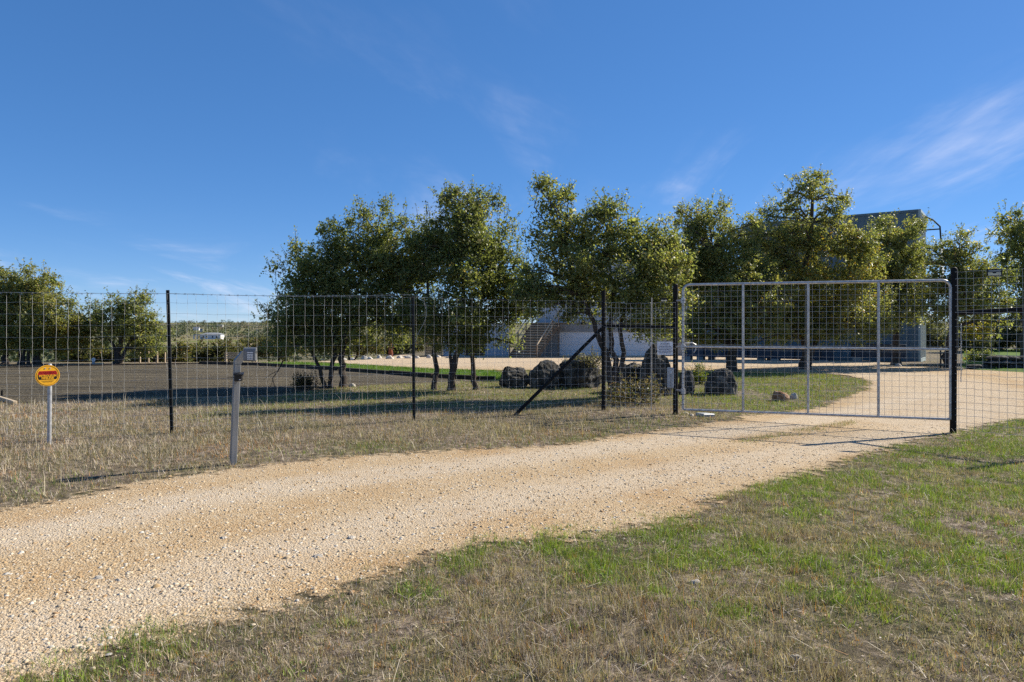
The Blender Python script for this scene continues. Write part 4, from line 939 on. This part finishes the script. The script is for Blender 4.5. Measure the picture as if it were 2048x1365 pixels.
for i, (px, py, w_, h_, lab) in enumerate([(1372, 828, 14, 6, 'small buff stone at the foot of the gate hinge post'), (1384, 832, 11, 6, 'tiny pinkish stone between the hinge post and the concrete slab'),
        (1390, 1168, 26, 11, 'pale flat stone half buried in the green verge'), (1602, 1326, 40, 18, 'white flat stone among the grey dead grass of the verge'),
        (1197, 1065, 16, 6, 'pale elongated stone on the sandy road edge'), (700, 1080, 24, 9, 'pale chunk of limestone in the middle of the gravel road'),
        (190, 1162, 26, 11, 'rounded buff stone on the gravel road, largest of its pair'), (233, 1165, 17, 8, 'rounded buff stone on the gravel road, smaller of its pair'), (443, 1080, 24, 8, 'flat pale stone beside the bare sandy patch of the road'),
        (632, 1118, 28, 10, 'pale flat stone on the road near a dark chip')]):
    rock('rock', lab, 'rock', px, py, w_, h_*.6, M_rock_pale, 100+i, None, lod=ICO3, sink=.8, flat=.2)
# concrete slab by the gate
g = G(1410, 832); b = MB(); Ms = Matrix.Translation(g) @ Matrix.Rotation(.5, 4, 'Z') @ Matrix.Rotation(.06, 4, 'Y')
b.box(-.15, .15, -.12, .12, -.03, .05, None, .012); o = b.build('concrete_slab', M_boxgrey); o.matrix_world = Ms
setp(o, 'small grey concrete slab lying in the grass under the gate', 'slab')
# low dry-stone pile on the lawn
sp_ = G(2018, 738); spo = empty('stone_pile', sp_, 'low pile of flat grey stones on the lawn beside the drive', 'stone pile')
rr = random.Random(5)
for i in range(14):
    v, f = ICO2; lay = 0 if i < 7 else (1 if i < 11 else 2)
    vv = v*np.array([rr.uniform(.28, .45), rr.uniform(.25, .35), .11])*(1+.25*(vn3(v[:, 0]*2+i, v[:, 1]*2, v[:, 2]*2, i)-.5))[:, None]
    xo = (-1.25+(i % 7)*.42) if lay == 0 else ((-.7+(i-7)*.45) if lay == 1 else (-.4+(i-11)*.5))
    o = mesh_np('stone', vv, f, M_rock, None, True, spo, False); o.location = (xo, rr.uniform(-.1, .1), .07+lay*.17)
# pale stones edging the yard
for i in range(13):
    px = 648+i*19+rr.uniform(-4, 4); rock('edging_stone', 'one of the pale stones edging the far side of the yard', 'stone', px, 722-i*.45+rr.uniform(-1, 1), rr.uniform(9, 17), rr.uniform(5, 8), M_rock_pale, 200+i, 'pale stones edging the yard', lod=ICO2)

# ------------------------------------------------------------------ fence, gate, signs
def wires(mb, lines, rad=.0032, n=4):
    for L in lines: mb.tube(L, rad, n, False)
def knot(mb, p, s):
    x, y, z = p; mb.add([(x+s,y,z),(x,y+s,z),(x-s,y,z),(x,y-s,z),(x,y,z+s),(x,y,z-s)], [(0,1,4),(1,2,4),(2,3,4),(3,0,4),(1,0,5),(2,1,5),(3,2,5),(0,3,5)])
def woven(P0, P1, zb, zt, rows, pitch, sd, rad=.0019, knots=True, wave=.012):
    """one bay of woven field fence between two posts"""
    rr = random.Random(sd); mb = MB(); d = P1-P0; L = math.hypot(d.x, d.y); u_ = Vector((d.x/L, d.y/L, 0)); n_ = Vector((-u_.y, u_.x, 0))
    def pt(s, z): 
        k_ = s/L; return Vector((P0.x+u_.x*s, P0.y+u_.y*s, (P0.z*(1-k_)+P1.z*k_)+z))
    for z in rows:
        if not zb-.01 <= z <= zt+.01: continue
        N_ = int(L/pitch); mb.tube([pt(s_*L/N_, z)+Vector((0, 0, rr.gauss(0, .004)-.018*math.sin(math.pi*s_/N_))) for s_ in range(N_+1)], rad, 4, False)
    s = pitch*.5
    while s < L:
        tilt = rr.gauss(0, .006); pts = []
        for z in rows:
            p_ = pt(s+tilt*z, z)+Vector((0, 0, -.018*math.sin(math.pi*s/L)))+n_*rr.gauss(0, .003)
            if pts:
                m_ = (pts[-1]+p_)/2+u_*rr.gauss(0, wave*.4); pts.append(m_)
            pts.append(p_)
            if knots: knot(mb, p_, .0055)
        mb.tube(pts, rad*.85, 3, False); s += pitch
    return mb
rows_z = [.10, .20, .31, .43, .56, .70, .86, 1.03, 1.20, 1.38, 1.555, 1.73, 1.905, 2.08, 2.225]

pA, pB, pC, pD = G(344, 866), G(827, 841), G(1207, 820), G(1351, 829)
pL = pA+(pA-pB)*1.0; pL.z = h1(pL.x, pL.y); pLL = pL+(pA-pB); pLL.z = h1(pLL.x, pLL.y)
fe = empty('wire_fence', pC, 'tall woven wire fence on dark steel posts left of the gate', 'fence')
def t_post(p, topz, lean=0.0):
    b = MB(); top = p+Vector((lean, 0, topz)); bot = p-Vector((0, 0, .3))
    d = (top-bot).normalized()
    Mx = Matrix.Translation(bot) @ d.to_track_quat('Z', 'Y').to_matrix().to_4x4() @ Matrix.Rotation(-.35, 4, 'Z'); L = (top-bot).length
    b.box(-.024, .024, -.005, .005, 0, L, Mx); b.box(-.005, .005, .0051, .042, 0, L, Mx)
    for i in range(int(L/.055)): b.box(-.006, .006, -.011, -.0051, .1+i*.055, .125+i*.055, Mx) if .1+i*.055 < L-.05 else None
    return b.build('t_post', M_tpost, fe)
for p_, t_, l_ in ((pL, 2.25, 0), (pA, EYE+(HY-581)/F*pA.y, -.075), (pB, 2.24, -.02)): t_post(p_, t_, l_)
b = MB(); tz = EYE+(HY-581)/F*pC.y; b.tube([pC-Vector((0,0,.3)), pC+Vector((0,0,tz-pC.z))], .042, 14); b.build('corner_post', M_black, fe, sm=True)
b = MB(); tz2 = EYE+(HY-568)/F*pD.y; b.tube([pD-Vector((0,0,.3)), pD+Vector((0,0,tz2-pD.z-.02)), pD+Vector((0,0,tz2-pD.z))], [.05, .05, .03], 16); b.build('gate_post', M_black, fe, sm=True)
br = G(1029, 831)
b = MB(); b.tube([br-Vector((.05,0,.06)), AT(1203, 658, pC.y)], .034, 12); b.build('diagonal_brace', M_black, fe, sm=True)
b = MB(); b.tube([AT(1209, 652, pC.y), AT(1349, 655, pD.y)], .032, 12); b.build('brace_rail', M_black, fe, sm=True)
for i, (a_, c_) in enumerate(((pLL, pL), (pL, pA), (pA, pB), (pB, pC))):
    mb = woven(a_+Vector((0,-.03,0)), c_+Vector((0,-.03,0)), 0, 3, rows_z, .1524, 50+i); o = mb.build('wire_mesh', M_wire, fe); o['kind'] = 'stuff'
# narrow panel of closer wires between corner and gate post
mb = woven(pC+Vector((0,-.05,0)), pD+Vector((0,-.055,0)), 0, 3, [.1+i*.1 for i in range(22)], .1, 60, .003, False, .004); o = mb.build('wire_mesh', M_wire, fe); o['kind'] = 'stuff'
mb = MB(); q = AT(1303.5, 596, pD.y+.3); mb.tube([G(1303, 822)-Vector((0,.0,.1)), AT(1303.5, 596, pD.y+.1)], .010, 6); mb.build('steel_stake', M_galv, fe)
# barbed top strand ending in a loose curl
def sag(A, B, n, s_, z): return [A.lerp(B, i/n)+Vector((0, 0, z-s_*math.sin(math.pi*i/n))) for i in range(n+1)]
za = EYE+(HY-588)/F*pA.y-pA.z; zb_ = EYE+(HY-590)/F*pB.y-pB.z
mb = MB(); mb.tube(sag(pLL+Vector((0,-.04,0)), pL+Vector((0,-.04,0)), 8, .015, za-.02), .004, 4, False); mb.tube(sag(pL+Vector((0,-.04,0)), pA+Vector((-.07,-.04,0)), 10, .015, za), .004, 4, False)
Aw, Bw = pA+Vector((-.07,-.04,za)), pB+Vector((-.03,-.04,zb_)); mb.tube(sag(Aw, Bw, 14, .03, 0), .004, 4, False)
mb.tube([Bw, AT(838, 595, pB.y), AT(848, 603, pB.y), AT(853, 615, pB.y+.05), AT(853, 632, pB.y+.05), AT(846, 650, pB.y+.1), AT(836, 668, pB.y+.12), AT(828, 690, pB.y+.1)], .004, 4, False)
for a_, c_ in ((Aw, Bw), (pL+Vector((0,-.04,za)), Aw)):
    for i in range(1, 30):
        q = a_.lerp(c_, i/30)-Vector((0, 0, .028*math.sin(math.pi*i/30)))
        mb.tube([q+Vector((-.012, 0, .016)), q+Vector((.012, 0, -.016))], .0025, 3, False); mb.tube([q+Vector((.012, .008, .014)), q+Vector((-.012, -.008, -.014))], .0025, 3, False)
o = mb.build('barbed_wire', M_wire, fe); o['kind'] = 'stuff'

# gate
GYL, GYR = 13.5, 12.1
def gp(px, z):
    """point of the gate plane on that image column, at height z"""
    A, B = Vector(((1366-CX)/F*GYL, GYL)), Vector(((1901-CX)/F*GYR, GYR)); k_ = (px-CX)/F; d = B-A
    s = (k_*A.y-A.x)/(d.x-k_*d.y); q = A+d*s; return Vector((q.x, q.y, z))
gt = empty('farm_gate', gp(1366, h1(3.3, 13.5)), 'wide galvanised pipe gate filled with square wire mesh across the gravel drive', 'gate')
ZB, ZM, ZT, RT = .095, 1.306, 2.50, .0245
A0, A1 = gp(1366, 0), gp(1901, 0); ud = (A1-A0).normalized(); LW = (A1-A0).length
def gq(s, z): q = A0+ud*s; return Vector((q.x, q.y, z))
rc = .13
arc1 = [gq(rc-rc*math.cos(a_), ZT-rc+rc*math.sin(a_)) for a_ in np.linspace(0, math.pi/2, 9)]
arc2 = [gq(LW-rc+rc*math.sin(a_), ZT-rc+rc*math.cos(a_)) for a_ in np.linspace(0, math.pi/2, 9)]
b = MB(); b.tube([gq(0, ZB)]+arc1+arc2+[gq(LW, ZB)], RT, 12); b.build('outer_frame', M_galv, gt, sm=True)
b = MB(); b.tube([gq(RT*.6, ZB), gq(LW-RT*.6, ZB)], RT*.95, 12); b.build('bottom_rail', M_galv, gt, sm=True)
b = MB(); b.tube([gq(RT*.6, ZM), gq(LW-RT*.6, ZM)], RT*.9, 12); b.build('middle_rail', M_galv, gt, sm=True)
for px in (1486, 1616, 1757):
    q = gp(px, 0); s = (q-A0).dot(ud); b = MB(); b.tube([gq(s, ZB+.01), gq(s, ZT-.01)], RT*.93, 12); b.build('upright', M_galv, gt, sm=True)
mb = MB(); pitch = .1016; off = Vector((-ud.y, ud.x, 0))*-.034
if off.y > 0: off = -off
s = .06; rg = random.Random(3)
while s < LW-.03:
    mb.tube([gq(s, ZB+.0)+off, gq(s+rg.gauss(0, .003), (ZB+ZT)/2)+off, gq(s, ZT-.01-(rc-math.sqrt(max(0, rc*rc-(rc-s)**2)) if s < rc else 0))+off], .0025, 4, False); s += pitch*1.16
z = ZB+.04
while z < ZT-.06:
    mb.tube([gq(.0, z)+off, gq(LW*.5, z+rg.gauss(0, .004))+off, gq(LW, z)+off], .0025, 4, False); z += pitch
o = mb.build('wire_mesh', M_wire, gt); o['kind'] = 'stuff'
# wire ties
mb = MB()
for i in range(22): mb.tube([gq(-.001, ZB+.1+i*.1)+off*1.06+Vector((-.02,0,0)), gq(.05, ZB+.1+i*.1)+off*1.06], .004, 4)
mb.build('wire_ties', M_inkblk, gt)
for z in (1.30, 2.2, .45):
    b = MB(); q = Vector((pD.x, pD.y, z)); b.tube([q, gq(0, z)], .018, 8); h_ = b.build('hinge', M_galv, gt)
    b = MB(); b.tube([gq(0, z-.05), gq(0, z+.05)], .042, 12); b.build('hinge_collar', M_galv, h_, sm=True)
# opener arm: curved conduit near the middle rail
b = MB(); b.tube([AT(1370, 687, pD.y+.25), AT(1384, 686, pD.y+.3), AT(1392, 690, pD.y+.32), AT(1391, 700, pD.y+.32), AT(1387, 706, pD.y+.3)], .012, 8); b.build('opener_cable', M_galv, gt)

# right-hand fence stub
pR = Vector(((1906-CX)/F*12.1, 12.1, 0)); pR.z = h1(pR.x, pR.y); pR2 = Vector((8.95, 10.45, 0)); pR2.z = h1(pR2.x, pR2.y)
fr = empty('wire_fence', pR, 'square mesh fence on black pipe posts right of the gate', 'fence')
b = MB(); tz = EYE+(HY-540)/F*12.1; b.tube([pR-Vector((0,0,.3)), Vector((pR.x+.02, pR.y, tz)), Vector((pR.x+.02, pR.y, tz+.03)), Vector((pR.x+.02, pR.y, tz+.045))], [.052, .052, .042, .02], 20); b.build('gate_post', M_black, fr, sm=True)
b = MB(); b.tube([pR2-Vector((0,0,.3)), Vector((pR2.x, pR2.y, tz))], .06, 16); b.build('fence_post', M_black, fr, sm=True)
b = MB(); b.tube([Vector((pR.x+.03, pR.y, 1.93)), Vector((pR2.x, pR2.y, 2.03))], .042, 14); b.build('brace_rail', M_black, fr, sm=True)
mb = woven(pR+Vector((-.01,-.075,0)), pR2+Vector((0,-.07,0)), 0, 3, [.1+i*.117 for i in range(24)], .117, 80, .0034, False, .002); o = mb.build('wire_mesh', M_wire, fr); o['kind'] = 'stuff'
# chain on the right post
ch = empty('chain', Vector((pR.x+.09, pR.y-.09, 1.7)), 'thin steel chain hanging down the black latch post', 'chain')
for i in range(26):
    b = MB(); z = 1.72-i*.038; c0 = Vector((pR.x+.085+.004*math.sin(i), pR.y-.085, z)); ax = Vector((1, 0, 0)) if i % 2 else Vector((0, 1, 0))
    b.tube([c0+ax*.009*math.cos(a_)+Vector((0, 0, .024*math.sin(a_))) for a_ in np.linspace(0, 2*math.pi, 9)], .0038, 4, False); b.build('link', M_galv, ch)

# text helper
def text(body, size, mt_, parent, M_, name='lettering', ext=.0015, bold=0.0, sx=1.0):
    cu = bpy.data.curves.new('t', 'FONT'); cu.body = body; cu.size = size; cu.align_x = 'CENTER'; cu.align_y = 'CENTER'; cu.extrude = ext; cu.offset = bold
    cu.resolution_u = 2
    to = bpy.data.objects.new('t', cu); C.objects.link(to); bpy.context.view_layer.update()
    me = bpy.data.meshes.new_from_object(to.evaluated_get(bpy.context.evaluated_depsgraph_get())); bpy.data.objects.remove(to); bpy.data.curves.remove(cu)
    me.name = name; me.materials.clear(); me.materials.append(mt_); me.transform(Matrix.Diagonal((sx, 1, 1, 1))); me.transform(M_)
    o = bpy.data.objects.new(name, me); C.objects.link(o); o.parent = parent; o.matrix_parent_inverse = base_inv(parent); return o
def facing(c, az):
    """matrix: local x right, y up, z out of the sign towards the viewer; az turns it about the vertical"""
    n_ = Vector((math.sin(az), -math.cos(az), 0)); x_ = Vector((math.cos(az), math.sin(az), 0)); z_ = Vector((0, 0, 1))
    return Matrix(((x_.x, z_.x, n_.x, c[0]), (x_.y, z_.y, n_.y, c[1]), (x_.z, z_.z, n_.z, c[2]), (0, 0, 0, 1)))

# round pipeline marker
ps = G(98, 889); Ys = ps.y; cz = EYE+(HY-751)/F*Ys
pm = empty('pipeline_marker', ps, 'round yellow petroleum pipeline warning sign on a grey steel post', 'sign')
b = MB(); b.tube([ps-Vector((0,0,.2)), Vector((ps.x+.014, ps.y, cz+.15))], .029, 16); b.build('post', M_galv, pm, sm=True)
b = MB(); b.tube([Vector((ps.x+.014, ps.y, cz+.15)), Vector((ps.x+.014, ps.y, cz+.165))], .02, 10); b.build('post_cap', M_signwhite, pm, sm=True)
az = .80; Mx = facing((ps.x+.01, ps.y-.045, cz), az); MI = Mx
def loc(b_, name, mt_, par=pm): 
    b_.v = [tuple(MI @ Vector(q)) for q in b_.v]; return b_.build(name, mt_, par)
b = MB(); b.disc((0, 0, 0), (0, 0, 1), .152, .008, 48); disc = loc(b, 'sign_disc', M_yellow)
b = MB(); pts = [(math.cos(a_)*.138, math.sin(a_)*.138, .0045) for a_ in np.linspace(0, 2*math.pi, 49)]; b.tube(pts, .0022, 4, False); loc(b, 'border_ring', M_inkblk, disc)
def band(y0, y1, rad, z):
    b = MB(); up = [(math.copysign(math.sqrt(rad*rad-y*y), 1), y) for y in np.linspace(y0, y1, 9)]
    vs = [(x, y, z) for x, y in up]+[(-x, y, z) for x, y in up[::-1]]; b.add(vs, [tuple(range(len(vs)))]); return b
loc(band(.012, .066, .122, .0049), 'red_band', M_red, disc)
loc(band(-.058, .0115, .122, .0049), 'black_band', M_inkblk, disc)
text('WARNING', .046, M_inkred, disc, Mx @ Matrix.Translation((0, .038, .0056)), bold=.0012, sx=.95, ext=.0004)
text('PETROLEUM', .040, M_yellow, disc, Mx @ Matrix.Translation((0, -.006, .0062)), bold=.0016, sx=.98, ext=.0008)
text('PIPELINE', .040, M_yellow, disc, Mx @ Matrix.Translation((0, -.039, .0062)), bold=.0016, sx=1.0, ext=.0008)
for q in (-.03, .03):
    b = MB(); b.disc((q, .104, .006), (0, 0, 1), .009, .006, 10); loc(b, 'bolt', M_galv, disc)
b = MB()
for y, w_ in ((-.078, .075), (-.092, .06)): b.box(-w_, w_, y-.002, y+.002, .0045, .0055)
loc(b, 'small_print', M_inkblk, disc)

# gooseneck keypad
kp = G(466, 929); kY = kp.y; kt = empty('keypad_post', kp, 'square steel gooseneck post carrying an entry keypad and a black box', 'keypad post')
Mk = Matrix.Translation(kp) @ Matrix.Rotation(.62, 4, 'Z') @ Matrix.Rotation(.04, 4, 'Y')
ktop = EYE+(HY-703)/F*kY-kp.z
b = MB(); b.box(-.037, .037, -.037, .037, -.2, ktop-.16, Mk, .006); b.build('upright', M_alu, kt)
b = MB(); vs = []
# mitred bend and arm
prof = [(-.0375, ktop-.16), (.0375, ktop-.16), (.085, ktop-.078), (.21, ktop-.078), (.21, ktop), (.045, ktop), (-.0375, ktop-.115)]
for y in (-.0375, .0375): vs += [(x, y, z) for x, z in prof]
n_ = len(prof); Ma = Mk @ Matrix.Rotation(-.9, 4, 'Z')
b.add([Mk @ Vector(q) for q in vs], [tuple(range(n_)), tuple(range(2*n_-1, n_-1, -1))]+[(i, n_+i, n_+(i+1) % n_, (i+1) % n_) for i in range(n_)]); b.build('gooseneck_arm', M_alu, kt)
kc = AT(500, 709.5, kY-.02); Mh = facing(kc, .12); MI = Mh
b = MB(); b.box(-.074, .074, -.082, .05, -.055, .03, None, .008)
b.tube([(-.074, .045, -.0125), (.074, .045, -.0125)], .0425, 20); kb = loc(b, 'keypad_housing', M_keybox, kt)
b = MB(); b.box(-.037, .05, -.072, .035, .0302, .036, None, .003); loc(b, 'key_plate', M_keybox, kb)
b = MB(); b.box(-.025, .045, .022, .031, .0362, .040); loc(b, 'label_strip', M_signwhite, kb)
for i in range(4):
    for j in range(3):
        b = MB(); x0 = -.022+j*.023; y0 = -.062+i*.0195; b.box(x0, x0+.016, y0, y0+.013, .0362, .041); loc(b, 'key', M_keys, kb)
bc = AT(477, 755, kY-.05); MI = facing(bc, .25)
b = MB(); b.box(-.045, .045, -.045, .045, -.06, .05, None, .006); vs = [(-.055, .046, -.06), (.06, .046, -.06), (.065, .03, .075), (-.05, .03, .075)]
bb = loc(b, 'call_box', M_blkplast, kt)
b = MB(); b.add(vs+[(x, y+.012, z) for x, y, z in vs], [(0,1,2,3),(7,6,5,4),(0,4,5,1),(1,5,6,2),(2,6,7,3),(3,7,4,0)]); loc(b, 'hood', M_blkplast, bb)
b = MB(); b.box(.012, .03, -.03, -.022, .051, .054); loc(b, 'indicator', M_signwhite, bb)
b = MB(); b.tube([(-.045, -.004, 0), (-.14, -.006, 0)], .004, 5); loc(b, 'antenna', M_blkplast, bb)

# white notice and grey box on the short panel
nc = AT(1330, 697, pD.y-.14); MI = facing(nc, -.25)
nb_ = empty('notice_board', nc, 'white notice with lines of dark print wired to the short fence panel', 'notice')
W_, H_ = 30*pD.y/F/2, 26*pD.y/F/2
b = MB(); b.box(-W_, W_, -H_, H_, -.004, .004, None, .0015); loc(b, 'panel', M_signwhite, nb_)
rt = random.Random(9)
for i in range(7):
    y = H_-.03-i*.031; wds = (.55, .62, .8, .9, .8, .95, .8)[i]*W_; b = MB(); x = -wds
    while x < wds:
        l_ = rt.uniform(.008, .022); b.box(x, min(x+l_, wds), y-.0075, y+.0075, .0042, .0052); x += l_+rt.uniform(.004, .008)
    loc(b, 'print_line', M_inkblue, nb_)
cbx = AT(1341, 756, pD.y-.02); MI = facing(cbx, -.1)
cbo = empty('control_box', cbx, 'narrow grey gate opener control box mounted on the hinge post', 'control box')
b = MB(); b.box(-.062, .062, -.2, .2, -.07, .05, None, .012); hb = loc(b, 'housing', M_boxgrey, cbo)
for y in (.10, .125):
    b = MB(); b.box(-.015, .02, y-.005, y+.005, .0502, .054); loc(b, 'label', M_signwhite, hb)
b = MB(); b.box(-.004, .004, -.17, .07, .0502, .053); loc(b, 'seam', M_keybox, hb)
# dark plate on the right fence and pale tag by the left one
tcn = Vector((pR.x, pR.y, 0)).lerp(Vector((pR2.x, pR2.y, 0)), .26); MI = facing((tcn.x, tcn.y-.11, EYE+(HY-546.5)/F*tcn.y), -.35)
tg2 = empty('fence_tag', MI.translation, 'small black and cream maker plate on the mesh right of the gate', 'plate')
b = MB(); b.box(-.11, .11, -.058, .058, -.004, .004); loc(b, 'plate', M_inkblk, tg2)
b = MB(); vs = [(-.09,-.048,.0055),(.09,-.048,.0055),(.09,.004,.0055),(.03,.004,.0055),(.016,-.014,.0055),(-.016,-.014,.0055),(-.03,.004,.0055),(-.09,.004,.0055)]; b.add(vs, [tuple(range(8))]); loc(b, 'cream_panel', M_tan, tg2)
b = MB(); b.box(-.085, .085, .018, .036, .0045, .0055); loc(b, 'blue_strip', M_boxgrey, tg2)
MI = facing(AT(1328, 600, pD.y-.1), -.2)
tg3 = empty('fence_tag', MI.translation, 'small pale and black maker plate wired high on the short panel', 'plate')
b = MB(); b.box(-.06, .06, -.035, .035, -.003, .003); loc(b, 'plate', M_inkblk, tg3)
b = MB(); vs = [(-.055,-.03,.0045),(.055,-.03,.0045),(.055,-.002,.0045),(.02,-.002,.0045),(.01,-.012,.0045),(-.01,-.012,.0045),(-.02,-.002,.0045),(-.055,-.002,.0045)]; b.add(vs, [tuple(range(8))]); loc(b, 'cream_panel', M_tan, tg3)

# ------------------------------------------------------------------ small things in the yard
# dark timber edging between field and lawn
ed = W2([(400,728.6),(522,731.5),(600,736),(685,741.4),(780,748.4),(866,755.4),(955,759.6),(990,760.2)])
et = empty('timber_edging', (ed[3][0], ed[3][1], h1(*ed[3])), 'dark low timber edging between the dark field and the lawn', 'edging')
for i in range(len(ed)-1):
    a_, c_ = Vector((*ed[i], h1(*ed[i]))), Vector((*ed[i+1], h1(*ed[i+1]))); d = c_-a_; L = d.length
    Mx = Matrix.Translation(a_) @ Matrix.Rotation(math.atan2(d.y, d.x), 4, 'Z') @ Matrix.Rotation(-math.asin(d.z/L), 4, 'Y'); k_ = max(1, int(L/2.6))
    for j in range(k_):
        b = MB(); b.box(j*L/k_+.01, (j+1)*L/k_-.01, -.07, .07, -.1, .13+rnd.uniform(-.02, .02), Mx, .012); b.build('timber', M_timber, et)
# far field edge boards
ef = W2([(-200,738.5),(0,736.6),(130,734.3),(250,731.2),(400,728.6)])
eo = empty('timber_edging', (ef[2][0], ef[2][1], h1(*ef[2])), 'thin dark board edging along the far side of the dark field', 'edging')
for i in range(len(ef)-1):
    a_, c_ = Vector((*ef[i], h1(*ef[i]))), Vector((*ef[i+1], h1(*ef[i+1]))); d = c_-a_; L = d.length
    Mx = Matrix.Translation(a_) @ Matrix.Rotation(math.atan2(d.y, d.x), 4, 'Z') @ Matrix.Rotation(-math.asin(d.z/L), 4, 'Y'); b = MB(); b.box(.01, L-.01, -.03, .03, -.1, .06, Mx); b.build('board', M_timber, eo)
# board and short stake at the near corner of the field
a_, c_ = G(-8, 797), G(30, 809); d = c_-a_; b = MB(); Mx = Matrix.Translation(a_) @ Matrix.Rotation(math.atan2(d.y, d.x), 4, 'Z'); b.box(0, d.length, -.04, .04, -.03, .07, Mx, .01); o = b.build('weathered_board', M_woodpale, at=None)
setp(o, 'weathered pale board lying at the near corner of the dark field', 'board')
q = G(4, 795); b = MB(); b.tube([q-Vector((0,0,.1)), q+Vector((0,0,.15)), q+Vector((.01,0,.17))], [.022, .022, .012], 8); o = b.build('stake', M_black); setp(o, 'short black stake beside the weathered board', 'stake')
# yellow timber posts beyond the field
for px, h_ in ((280, 24), (297, 26), (314.5, 25), (330, 23)):
    Yp = 33.5; q = AT(px, 728, Yp); q.z = h1(q.x, q.y); w_ = 1.3*Yp/F; b = MB()
    b.box(-w_, w_, -w_, w_, -.3, EYE+(HY-(728-h_))/F*Yp-q.z-.02, None, .01); b.box(-w_*.6, w_*.6, -w_*.6, w_*.6, EYE+(HY-(728-h_))/F*Yp-q.z-.02, EYE+(HY-(728-h_))/F*Yp-q.z)
    o = b.build('timber_post', M_woodpale); o.location = q; setp(o, 'one of four yellow timber posts standing beyond the dark field', 'post', 'timber posts beyond the field')
# pale rail fence
Yf = 40; rf0, rf1 = AT(452, 723, Yf), AT(512, 722, Yf-1); rf0.z, rf1.z = h1(rf0.x, rf0.y), h1(rf1.x, rf1.y)
rf = empty('rail_fence', rf0, 'short pale wooden rail fence beyond the keypad post', 'fence')
for k_ in (0, .5, 1):
    q = rf0.lerp(rf1, k_); b = MB(); b.box(q.x-.05, q.x+.05, q.y-.05, q.y+.05, q.z-.2, EYE+(HY-704.5)/F*Yf); b.build('post', M_woodpale, rf)
for py in (706, 709.5, 713, 716.5):
    z = EYE+(HY-py)/F*Yf; b = MB(); b.box(0, (rf1-rf0).length, -.085, -.052, z-.035, z+.035, Matrix.Translation((rf0.x, rf0.y, 0)) @ Matrix.Rotation(math.atan2((rf1-rf0).y, (rf1-rf0).x), 4, 'Z')); b.build('rail', M_woodpale, rf)
# white disc on a board
q = AT(187, 733, 31.2); q.z = h1(q.x, q.y); wd_ = empty('marker_disc', q, 'small white disc target standing at the far field edge', 'disc')
b = MB(); b.disc((q.x, q.y, q.z+.2), (0, 1, 0), .085, .02, 24); dk = b.build('disc', M_signwhite, wd_)
b = MB(); b.disc((q.x, q.y-.014, q.z+.2), (0, 1, 0), .03, .008, 12); b.build('hub', M_boxgrey, dk)
b = MB(); b.box(q.x-.06, q.x+.06, q.y-.02, q.y+.02, q.z-.1, q.z+.118); b.build('stand', M_boxgrey, wd_)
b = MB(); b.box(q.x+.1, q.x+.45, q.y-.03, q.y+.03, q.z-.02, q.z+.06); o = b.build('pale_board', M_woodpale); setp(o, 'pale board lying beside the small white disc', 'board')
# rust red post
q = G(781, 719); Kq = q.y/F; rp = empty('rust_post', q, 'rust red metal figure shaped post standing past the lawn', 'post')
b = MB(); b.tube([q-Vector((0,0,.1)), q+Vector((.02,0,12*Kq)), q+Vector((-.03,0,24*Kq)), q+Vector((.03,0,36*Kq))], [4*Kq, 4.6*Kq, 3*Kq, 2.2*Kq], 10); b.build('body', M_rust, rp, sm=True)
b = MB(); b.tube([q+Vector((-4*Kq,0,20*Kq)), q+Vector((5*Kq,0,23*Kq)), q+Vector((7*Kq,0,29*Kq))], [1.2*Kq, 1.3*Kq, .8*Kq], 8); b.build('arm', M_rust, rp, sm=True)
# two posts by the tower
for px, py, h_, w_, lab in ((1881, 735, 34, 1.6, 'thin dark steel post beside the container tower end'), (1898.5, 733, 42, 3.4, 'thick weathered stump post beside the gate latch side oak')):
    q = G(px, py); Kq = q.y/F; b = MB(); b.tube([q-Vector((0,0,.15)), q+Vector((.01,0,h_*.5*Kq)), q+Vector((0,0,h_*Kq)), q+Vector((0,0,h_*Kq+.02))], [w_*Kq, w_*Kq*.95, w_*Kq*.9, w_*Kq*.5], 10); o = b.build('post', M_tpost if w_ < 2 else M_timber, sm=True); setp(o, lab, 'post')
